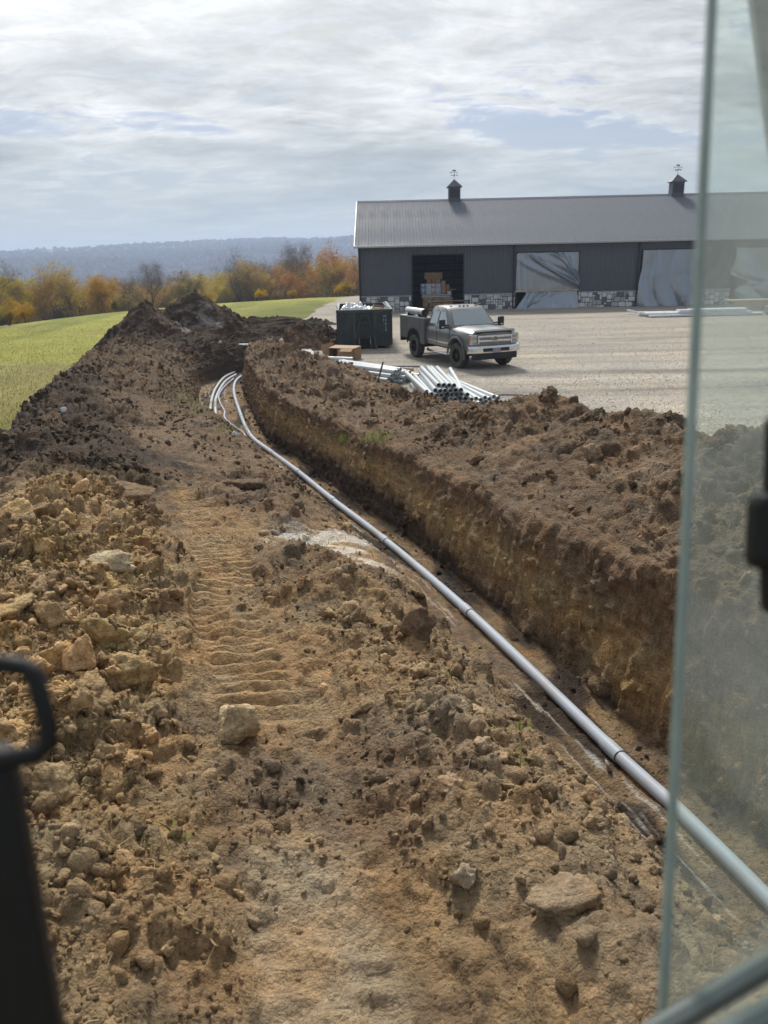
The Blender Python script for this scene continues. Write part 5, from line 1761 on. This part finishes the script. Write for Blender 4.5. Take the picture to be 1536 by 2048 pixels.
free_pipe('leftmost pale pipe curving along the far trench floor', [[-6.5, 34.4], [-6.67, 32.82], [-6.47, 30.13], [-6.17, 27.91], [-5.73, 25.44]], .05, M_PIPE_W, 'curved_pipe')
free_pipe('second pale pipe curving beside the leftmost one', [[-6.3, 33.7], [-6.42, 31.98], [-6.23, 29.52], [-5.9, 27.18], [-5.36, 24.57]], .05, M_PIPE_W, 'curved_pipe')
M_HOSE = material('white_blue_hose', (.50, .54, .72), .4, var=.1)
free_pipe('thin blue and white hose snaking along the trench floor', [[-6.25, 32.76], [-6.25, 30.81], [-6.08, 28.73], [-5.71, 27.06], [-5.27, 25.55], [-5.08, 24.54], [-4.75, 23.58], [-4.39, 22.81], [-4.06, 22.1], [-3.85, 21.19]], .026, M_HOSE, 'thin_hose', 'hose', -.90)
tag(MB().tube([(-6.55, 36.4, .10), (-5.95, 36.45, .08), (-5.35, 36.5, .06)], .055, 10).build('far_pipe', M_PIPE_W, None, True), 'short pale pipe lying crosswise at the far end of the trench', 'pipe')


def scrap(label, x, y, s, seed, dz=0.0):
    v, f = clod_shape(I2, seed, .4, .8)
    z, _ = earth_z(x, y)
    o = link('white_scrap', np_mesh('white_scrap', v * s, f, M_SCRAP, None, False), None, (x, y, z + s * .5 + dz))
    return tag(o, label, 'scrap')


scrap('crumpled white cup on the bank left of the hose end', -3.05, 15.6, .085, 951)
scrap('small white scrap in the dark soil at the far end', -7.2, 35.2, .10, 953)
scrap('white scrap on the dark ridge at the left', -6.0, 14.4, .06, 955)
lm = thing('lime_marker', 'small bright lime and tan object poking above the far dirt ridge', 'marker', (-4.05, 32.2, .35))
MB().tube([(0, 0, -.3), (0, 0, .12), (.02, 0, .26), (.03, 0, .30)], [.05, .07, .09, .05], 10).build('body', material('lime_plastic', (.42, .80, .06), .5, var=.1), lm, True)
MB().tube([(.0, 0, .29), (-.02, 0, .36), (-.05, 0, .40)], [.10, .10, .04], 10).build('cap', material('tan_cap', (.52, .42, .30), .7), lm, True)
# ------------------------------------------------------------------ service truck
M_BODY = material('truck_grey_paint', (.165, .176, .180), .34, .35, .06, 1.5, spec=.5, coat=.6, dirt=(.25, .25, .24), dirt_amt=.4, dirt_scale=1.0)
M_BEDP = material('utility_body_grey', (.125, .127, .13), .5, .15, .10, 2, dirt=(.15, .14, .125), dirt_amt=.45, dirt_scale=1.3)
M_CHROME = material('chrome', (.72, .73, .74), .12, 1.0, .05, 3, dirt=(.40, .36, .30), dirt_amt=.25)
M_PLAST = material('black_plastic', (.022, .022, .024), .55, var=.2, dirt=(.10, .09, .08), dirt_amt=.3)
M_TYRE = material('tyre_rubber', (.06, .058, .054), .85, var=.25, scale=8, bump=.006, dirt=(.17, .15, .125), dirt_amt=.7, dirt_scale=3)
M_RIM = material('black_rim', (.030, .031, .033), .35, .6, .15)
M_GLASS = material('sky_pale_glass', (.36, .41, .43), .10, 0.6, .05, 1, spec=.9, dirt=(.20, .22, .22), dirt_amt=.25, dirt_scale=.8)  # pale blue-grey base colour paints in the sky's reflection
M_LAMP = material('lamp_lens', (.55, .56, .57), .15, .3, .15, 8, spec=.8)
M_AMBER = material('amber_lens', (.55, .22, .05), .3, var=.1)
M_STEEL = material('silver_tank', (.60, .60, .58), .35, .7, .08, 3)

TA = R(22)
truck = thing('pickup_truck', 'dark grey service truck with utility bed parked on the gravel', 'truck', (3.66, 28.25, .02), math.pi + TA)
WB = -3.62                                       # rear axle
AX = .455                                        # axle height
AR = .60                                         # wheel arch radius


def body_bottom(y, base):
    for a in (0.0, WB):
        if abs(y - a) < AR:
            base = max(base, AX + math.sqrt(AR * AR - (y - a) ** 2))
    return base


def half_section(y, zb, pts):
    """mirror a right-hand outline [(x,z)...] that starts at the bottom"""
    rgt = [(x, y, max(z, zb)) for x, z in pts]
    return rgt + [(-x, y, z) for x, y, z in reversed(rgt)]


# nose, fenders, hood and doors in one lofted shell
ys = sorted(set([.92, .88, .80] + [round(.78 - .04 * k, 3) for k in range(36)] + [-.72, -1.0, -1.3, -1.6, -1.9, -2.2, -2.42, -2.55]), reverse=True)
secs = []
for y in ys:
    zb = body_bottom(y, .66)
    k = np.interp(y, [-2.55, -.45, .3, .80, .92], [0, 0, .3, .85, 1])
    sh = np.interp(y, [-2.55, -.5, .5, .92], [1.33, 1.33, 1.28, 1.22])       # shoulder line
    top = np.interp(y, [-2.55, -.52, -.45, .3, .78, .92], [1.36, 1.36, 1.40, 1.385, 1.335, 1.24])
    wd = np.interp(y, [-2.55, -.6, 0, .6, .80, .92], [.985, .985, 1.0, .985, .94, .88])
    fl = .035 * max(0, 1 - abs(y) / .75)                                       # fender swell
    secs.append(half_section(y, zb, [(.60, zb), (wd * .97 + fl, zb), (wd + fl, zb + (sh - zb) * .30), (wd + fl * .8, zb + (sh - zb) * .65), (wd - .015, sh - .04), (wd - .07, sh + .02), (wd * .74, top - .005), (wd * .45, top + .035), (.0 + .2, top + .03)]))
MB().loft(secs).build('body', M_BODY, truck, True)
# greenhouse
def gsec(z, x, yf, yr, r=.10):
    return [(x, yf - r, z), (x - r * .6, yf, z), (-x + r * .6, yf, z), (-x, yf - r, z), (-x, yr + r * .5, z), (-x + r * .4, yr, z), (x - r * .4, yr, z), (x, yr + r * .5, z)]


MB().loft([gsec(1.33, .955, -.50, -2.52), gsec(1.40, .945, -.55, -2.52), gsec(1.93, .775, -1.14, -2.42), gsec(2.02, .74, -1.28, -2.36), gsec(2.065, .66, -1.45, -2.26), gsec(2.085, .45, -1.6, -2.1)]).build('cab', M_BODY, truck, True)
# glass, each pane its own piece just proud of the frame
def pane(name, q, off):
    q = [Vector(p) + Vector(off) for p in q]
    n = (q[1] - q[0]).cross(q[2] - q[0]).normalized() * .008
    return MB().add(q + [p - n for p in q], [tuple(range(len(q))), tuple(range(2 * len(q) - 1, len(q) - 1, -1))] + [(i, i + len(q), (i + 1) % len(q) + len(q), (i + 1) % len(q)) for i in range(len(q))]).build(name, M_GLASS, truck)


def on_front(x, z):
    k = (z - 1.40) / (1.93 - 1.40)
    return (x, -.55 - .59 * k + .004, z + .003)


def on_side(y, z, s):
    k = (z - 1.40) / (1.93 - 1.40)
    return (s * (.945 - .170 * k + .005), y, z)


pane('windshield', [on_front(-.80, 1.425), on_front(.80, 1.425), on_front(.655, 1.90), on_front(-.655, 1.90)], (0, .004, .002))
for s in (-1, 1):
    pane('side_window', [on_side(-.83, 1.43, s), on_side(-1.60, 1.43, s), on_side(-1.62, 1.88, s), on_side(-1.26, 1.88, s)], (s * .004, 0, 0))
    pane('side_window', [on_side(-1.72, 1.43, s), on_side(-2.30, 1.43, s), on_side(-2.24, 1.86, s), on_side(-1.72, 1.88, s)], (s * .004, 0, 0))
    for yy2 in (-.62, -1.66, -2.40):
        MB().box((s * .989, yy2, 1.03), (.012, .012, .62)).build('door_seam', M_BLACK, truck)
    MB().box((s * .985, -1.5, .80), (.03, 1.75, .06)).build('body_molding', M_CHROME, truck, bevel=.01)
    hd = MB().box((s * 1.012, -1.52, 1.22), (.03, .20, .035)).build('door_handle', M_CHROME, truck, bevel=.01)
    MB().tube([(s * 1.0, -.55, .47), (s * 1.08, -.68, .44), (s * 1.08, -2.25, .44), (s * 1.0, -2.38, .47)], .04, 8).build('side_step', M_CHROME, truck, True)
    # tow mirror
    mm = MB().tube([(s * .93, -.80, 1.44), (s * 1.12, -.76, 1.46)], .03, 6).tube([(s * .95, -.80, 1.36), (s * 1.12, -.76, 1.38)], .03, 6).build('mirror_arm', M_PLAST, truck)
    MB().box((s * 1.22, -.74, 1.50), (.24, .12, .34)).build('mirror', M_PLAST, mm, bevel=.04)
    MB().box((s * 1.22, -.675, 1.40), (.10, .015, .05)).build('mirror_lamp', M_LAMP, mm)
    # flare round the front arch
    fl = []
    for k in range(15):
        a = R(-8 + 196 * k / 14)
        fl.append((s * 1.045, math.cos(a) * (AR + .035), AX + math.sin(a) * (AR + .035)))
    MB().tube(fl, .045, 6).build('fender_flare', M_BEDP, truck, True)
    # headlamp unit
    hl = MB().box((s * .82, .885, 1.06), (.27, .10, .36)).build('headlamp_housing', M_LAMP, truck, bevel=.03)
    MB().box((s * .80, .93, 1.12), (.17, .04, .10)).box((s * .80, .93, .97), (.17, .04, .10)).build('lamp', M_GLASS, hl, bevel=.02)
    MB().box((s * .955, .865, 1.10), (.03, .10, .24)).build('amber_lamp', M_AMBER, hl, bevel=.01)
    MB().box((s * .655, .945, 1.05), (.05, .05, .30)).build('grille_bracket', M_CHROME, truck, bevel=.015)
MB().box((0, .86, 1.10), (1.36, .10, .44)).build('grille_mesh', M_PLAST, truck)
MB().box((0, .92, 1.15), (1.30, .06, .085)).build('grille_bar', M_CHROME, truck, bevel=.025)
MB().box((0, .92, 1.00), (1.30, .06, .085)).build('grille_bar', M_CHROME, truck, bevel=.025)
MB().box((0, .93, 1.075), (.30, .05, .16)).build('badge_mount', M_CHROME, truck, bevel=.04)
ov = MB()
ov.tube([(0, .945, 1.075), (0, .970, 1.075)], 1.0, 24)
for i, v_ in enumerate(ov.v):
    ov.v[i] = (v_[0] * .165, v_[1], 1.075 + (v_[2] - 1.075) * .075)
badge = ov.build('badge', M_CHROME, truck, True)
ov = MB()
ov.tube([(0, .966, 1.075), (0, .976, 1.075)], 1.0, 24)
for i, v_ in enumerate(ov.v):
    ov.v[i] = (v_[0] * .145, v_[1], 1.075 + (v_[2] - 1.075) * .060)
ov.build('badge_field', material('badge_blue', (.020, .035, .085), .3, var=.1), badge, True)
text_part('badge_letters', 'Ford', .11, M_CHROME, badge, (0, .978, 1.075), (R(90), 0, R(180)))
MB().add([(-.86, .84, 1.29), (.86, .84, 1.29), (.80, .945, 1.325), (-.80, .945, 1.325), (-.84, .80, 1.37), (.84, .80, 1.37)], [(0, 1, 2, 3), (3, 2, 5, 4)]).build('hood_deflector', M_PLAST, truck)
# bumper
bs = []
for x in np.linspace(-1.03, 1.03, 15):
    y = 1.06 - .16 * (abs(x) / 1.03) ** 3
    bs.append([(x, y - .10, .58), (x, y, .60), (x, y + .015, .72), (x, y - .01, .84), (x, y - .10, .86)])
bum = MB().loft(bs).build('front_bumper', M_CHROME, truck, True)
MB().box((0, 1.068, .71), (1.02, .03, .12)).build('bumper_opening', M_PLAST, bum)
MB().box((0, .93, .48), (1.75, .18, .22)).build('air_dam', M_PLAST, truck, bevel=.03)
pl = MB().box((0, 1.095, .69), (.305, .012, .155)).build('licence_plate', material('plate_blue', (.30, .29, .40), .5, var=.3, scale=20), bum)
text_part('plate_letter', 'K', .15, material('plate_orange', (.75, .33, .08), .5), pl, (0, 1.103, .69), (R(90), 0, R(180)))
mk = MB()
for x in (-.52, -.16, 0, .16, .52):
    MB().box((x, -1.40 - .05 * abs(x), 2.075 - .03 * abs(x)), (.09, .07, .035)).build('roof_lamp', M_AMBER, truck, bevel=.012)
for x in (-.32, .30):
    MB().tube([on_front(x + .28, 1.43), on_front(x, 1.45), on_front(x - .28, 1.475)], .012, 5).build('wiper', M_PLAST, truck)
# frame and wheel wells
MB().box((0, -1.9, .58), (1.0, 5.4, .16)).build('chassis', M_PLAST, truck)
MB().box((0, 0, .75), (1.86, 1.20, .55)).build('wheel_well', M_BLACK, truck)
MB().box((0, WB, .80), (1.70, 1.20, .40)).build('wheel_well', M_BLACK, truck)
MB().tube([(-.8, 0, AX), (.8, 0, AX)], .06, 8).build('axle', M_PLAST, truck)
MB().tube([(-.8, WB, AX), (.8, WB, AX)], .08, 8).build('axle', M_PLAST, truck)


def tyre_mesh():
    prof = [(.26, -.13), (.36, -.155), (.42, -.15), (.448, -.12), (.455, -.05), (.455, .05), (.448, .12), (.42, .15), (.36, .155), (.26, .13)]
    n = 40
    vs, fs = [], []
    for k in range(n):
        a = 2 * math.pi * k / n
        for q, (r, x) in enumerate(prof):
            rr = r - (.016 if (3 <= q <= 6 and (k + (q > 4)) % 2) else 0)
            vs.append((x, rr * math.cos(a), rr * math.sin(a)))
    m = len(prof)
    for k in range(n):
        for q in range(m - 1):
            fs.append((k * m + q, k * m + q + 1, ((k + 1) % n) * m + q + 1, ((k + 1) % n) * m + q))
    return MB().add(vs, fs).mesh('tyre', M_TYRE, False)


def rim_mesh():
    b_ = MB()
    Mx = Matrix.Rotation(R(90), 4, 'Z')
    b_.ring(.235, .272, -.13, .13, 28, Mx)
    b_.tube([(.02, 0, 0), (.12, 0, 0)], .075, 14)
    for k in range(8):
        a = 2 * math.pi * k / 8
        b_.box((.085, math.cos(a) * .15, math.sin(a) * .15), (.035, .20, .045), (a, 0, 0))
    b_.tube([(-.1, 0, 0), (-.06, 0, 0)], .24, 20)
    return b_.mesh('rim', M_RIM, False)


tm, rm = tyre_mesh(), rim_mesh()
for y in (0.0, WB):
    for s in (-1, 1):
        whl = bpy.data.objects.new('wheel', None)
        COL.objects.link(whl)
        whl.parent = truck
        whl.location = (s * .90, y, AX)
        whl.rotation_euler = (0, 0, (0 if s > 0 else math.pi) + (R(6) if y == 0 else 0))
        link('tyre', tm, whl)
        link('rim', rm, whl)
# utility bed
BY0, BY1 = -2.62, -4.95
for s in (-1, 1):
    poly = [(BY0, .60), (BY0, 1.56), (BY1, 1.56), (BY1, .72), (WB - AR - .03, .72)]
    arc = []
    for k in range(13):
        a = R(180 - 180 * k / 12)
        arc.append((WB + math.cos(a) * (AR + .02), AX + .12 + math.sin(a) * (AR - .02)))
    poly2 = poly + arc + [(WB + AR + .03, .60)]
    b_ = MB()
    n = len(poly2)
    x0, x1 = s * .66, s * 1.045
    b_.add([(x0, y, z) for y, z in poly2] + [(x1, y, z) for y, z in poly2], [tuple(range(n)), tuple(range(2 * n - 1, n - 1, -1))] + [(i, i + n, (i + 1) % n + n, (i + 1) % n) for i in range(n)])
    side = b_.build('side_compartment', M_BEDP, truck)
    MB().box((s * .86, (BY0 + BY1) / 2, 1.575), (.40, BY1 - BY0, .035)).build('compartment_lid', M_TRIML, side, bevel=.008)
    for (ya, yb, za, zb_) in ((BY0 - .05, -3.02, .66, 1.50), (-3.06, -4.18, 1.12, 1.50), (-4.22, BY1 + .04, .78, 1.50)):
        MB().box((s * 1.049, (ya + yb) / 2, (za + zb_) / 2), (.014, abs(yb - ya), zb_ - za)).build('compartment_door', M_BEDP, side, bevel=.006)
        MB().box((s * 1.062, ya - .1 if ya > -3 else (ya + yb) / 2, (za + zb_) / 2), (.02, .07, .10)).build('latch', M_CHROME, side, bevel=.008)
    fl = []
    for k in range(13):
        a = R(-4 + 188 * k / 12)
        fl.append((s * 1.05, WB + math.cos(a) * (AR + .0), AX + .12 + math.sin(a) * (AR - .02)))
    MB().tube(fl, .03, 6).build('wheel_arch_trim', M_PLAST, side, True)
MB().box((0, (BY0 + BY1) / 2, .86), (1.30, BY1 - BY0, .08)).build('bed_floor', M_BEDP, truck)
MB().box((0, BY1 + .02, 1.12), (1.34, .06, .52)).build('tailgate', M_BEDP, truck)
MB().box((0, BY0 - .02, 1.12), (1.34, .06, .80)).build('bed_bulkhead', M_BEDP, truck)
MB().box((0, BY1 - .12, .62), (1.9, .18, .16)).build('rear_bumper', M_PLAST, truck)
for s in (-1, 1):
    MB().tube([(s * .90, BY0 - .16, 1.58), (s * .90, BY0 - .10, 1.86), (s * .86, BY0 + .02, 2.02), (s * .86, BY0 + .06, 2.18)], .045, 4).build('rack_post', M_PLAST, truck)
MB().tube([(-.9, BY0 - .10, 1.86), (.9, BY0 - .10, 1.86)], .03, 6).tube([(-.86, BY0 + .05, 2.16), (.86, BY0 + .05, 2.16)], .03, 6).build('rack_bar', M_PLAST, truck)
tk_ = MB().tube([(.86, -2.95, 1.77), (.86, -4.55, 1.77)], .135, 20).build('tank', M_STEEL, truck, True)
MB().tube([(.86, -2.90, 1.77), (.86, -2.97, 1.77)], .138, 20).build('tank_cap', M_PLAST, tk_, True)
for y in (-3.25, -4.25):
    MB().box((.86, y, 1.64), (.30, .06, .12)).build('tank_saddle', M_PLAST, tk_)

# ------------------------------------------------------------------ excavator cab parts round the lens
M_CABBLK = material('cab_black', (.010, .010, .011), .55, var=.2, scale=20, spec=.3)
M_CABGREY = material('cab_grey', (.10, .115, .12), .6, var=.15, scale=20)
M_GLEDGE = material('glass_edge', (.26, .33, .31), .4, var=.2, scale=12, spec=.5)
M_PANE = bpy.data.materials.new('dusty_glass')
M_PANE.use_nodes = True
M_PANE.node_tree.nodes.clear()
t = NT(M_PANE.node_tree)
pos = t.n('ShaderNodeTexCoord').outputs['Object']
mpn = t.n('ShaderNodeMapping', {0: pos, 3: (1.0, 1.0, .55)}).outputs[0]
smear = t.ramp(t.noise(mpn, 7.0, 6.0, 0.6, 1.0), [(0.34, 0.15), (0.68, 0.44)])
spots = t.ramp(t.noise(pos, 60.0, 3.0, 0.6), [(0.62, 0.0), (0.8, 0.05)])
amt = t.math('ADD', smear, spots)
tp_ = t.n('ShaderNodeBsdfTransparent', {'Color': (.78, .87, .83, 1)})
df_ = t.n('ShaderNodeBsdfDiffuse', {'Color': (.60, .68, .64, 1)})
tl_ = t.n('ShaderNodeBsdfTranslucent', {'Color': (.60, .68, .65, 1)})
dm = t.n('ShaderNodeMixShader', {0: .6, 1: df_.outputs[0], 2: tl_.outputs[0]})
gl_ = t.n('ShaderNodeBsdfGlossy', {'Color': (1, 1, 1, 1), 'Roughness': .02})
m1 = t.n('ShaderNodeMixShader', {0: amt, 1: tp_.outputs[0], 2: dm.outputs[0]})
m2 = t.n('ShaderNodeMixShader', {0: .03, 1: m1.outputs[0], 2: gl_.outputs[0]})
t.n('ShaderNodeOutputMaterial', {'Surface': m2.outputs[0]})

cab = thing('excavator_cab', 'excavator cab window, frame and handle framing the view', 'excavator cab', (0, 0, 1.4))


def cab_part(mb, name, mat, smooth=False, bevel=0.0, parent=None):
    mb.v = [(x, y, z - 1.4) for x, y, z in mb.v]
    return mb.build(name, mat, parent or cab, smooth, bevel)


E0, E1 = Vector((.2410, .6500, 4.2100)), Vector((.1815, .3850, 3.4200))      # free edge of the window, top and bottom
rx_ = Vector((.985, .17, 0)).normalized()
nrm = (E1 - E0).cross(rx_).normalized()
e8 = rx_ * .0055
ed = MB().add([E0, E1, E1 + e8, E0 + e8, E0 + nrm * .008, E1 + nrm * .008, E1 + e8 + nrm * .008, E0 + e8 + nrm * .008], [(0, 1, 2, 3), (7, 6, 5, 4), (0, 4, 5, 1), (1, 5, 6, 2), (2, 6, 7, 3), (3, 7, 4, 0)])
a0, a1 = E0 + e8 * 1.02, E1 + e8 * 1.02
pn = MB().add([a0, a1, a1 + rx_ * .7, a0 + rx_ * .7], [(0, 1, 2, 3)])
pane_o = cab_part(pn, 'window_pane', M_PANE)
cab_part(ed, 'pane_edge', M_GLEDGE, bevel=.002)
# pillar, latch and sill behind the pane
cab_part(MB().tube([(.445, .93, 4.42), (.425, .885, 4.25), (.452, .815, 4.03), (.50, .74, 3.70)], [.055, .052, .052, .052], 8), 'pillar', M_CABGREY, True)
lt = cab_part(MB().box((.270, .487, 3.815), (.046, .026, .052), (R(-18), R(4), 0)), 'window_latch', M_CABBLK, bevel=.008)
cab_part(MB().box((.281, .503, 3.862), (.042, .02, .060), (R(-18), R(3), 0)).box((.275, .476, 3.784), (.040, .02, .045), (R(-18), 0, 0)), 'latch_lever', M_CABBLK, bevel=.006)
cab_part(MB().tube([(.150, .372, 3.487), (.262, .392, 3.548), (.5, .43, 3.66)], 0.008, 8), 'sill_rail', material('sill_grey', (.13, .155, .15), .6), True)
cab_part(MB().tube([(.150, .340, 3.500), (.262, .352, 3.566), (.5, .40, 3.68)], .010, 8), 'sill_seal', material('sill_rubber', (.10, .13, .125), .5), True)
# grab handle and its post at the left
hp = [(-0.2640, 0.3491, 3.7954), (-0.1980, 0.3518, 3.8040), (-0.1868, 0.3511, 3.8020), (-0.1815, 0.3498, 3.7980), (-0.1752, 0.3412, 3.7723), (-0.1752, 0.3386, 3.7644), (-0.1808, 0.3366, 3.7591), (-0.1980, 0.3359, 3.7571), (-0.2640, 0.3353, 3.7551)]
cab_part(MB().tube(hp, .0052, 10), 'grab_handle', M_CABBLK, True)
cab_part(MB().add([(-0.2376, 0.3300, 3.7571), (-0.1960, 0.3333, 3.7545), (-0.1703, 0.2838, 3.6040), (-0.2376, 0.2838, 3.6040), (-0.2376, 0.3564, 3.7571), (-0.2013, 0.3597, 3.7545), (-0.1782, 0.3102, 3.6040), (-0.2376, 0.3102, 3.6040)],
                  [(0, 1, 2, 3), (7, 6, 5, 4), (0, 4, 5, 1), (1, 5, 6, 2), (2, 6, 7, 3), (3, 7, 4, 0)]), 'handle_post', M_CABBLK, bevel=.006)

# ------------------------------------------------------------------ haze over the valley
HZ = bpy.data.materials.new('haze')
HZ.use_nodes = True
HZ.node_tree.nodes.clear()
t = NT(HZ.node_tree)
pvn = t.n('ShaderNodeVolumePrincipled', {'Color': (.62, .75, 1.0, 1), 'Density': 0.00042, 'Anisotropy': 0.3})
t.n('ShaderNodeOutputMaterial', {'Volume': pvn.outputs[0]})
zlo = float(GZ.min()) - 3
hz_o = MB().box((0, 0, (zlo + 66) / 2), (10800, 10800, 66 - zlo)).build('haze', HZ)
tag(hz_o, 'thin blue haze over the valley', 'haze', None, 'stuff')
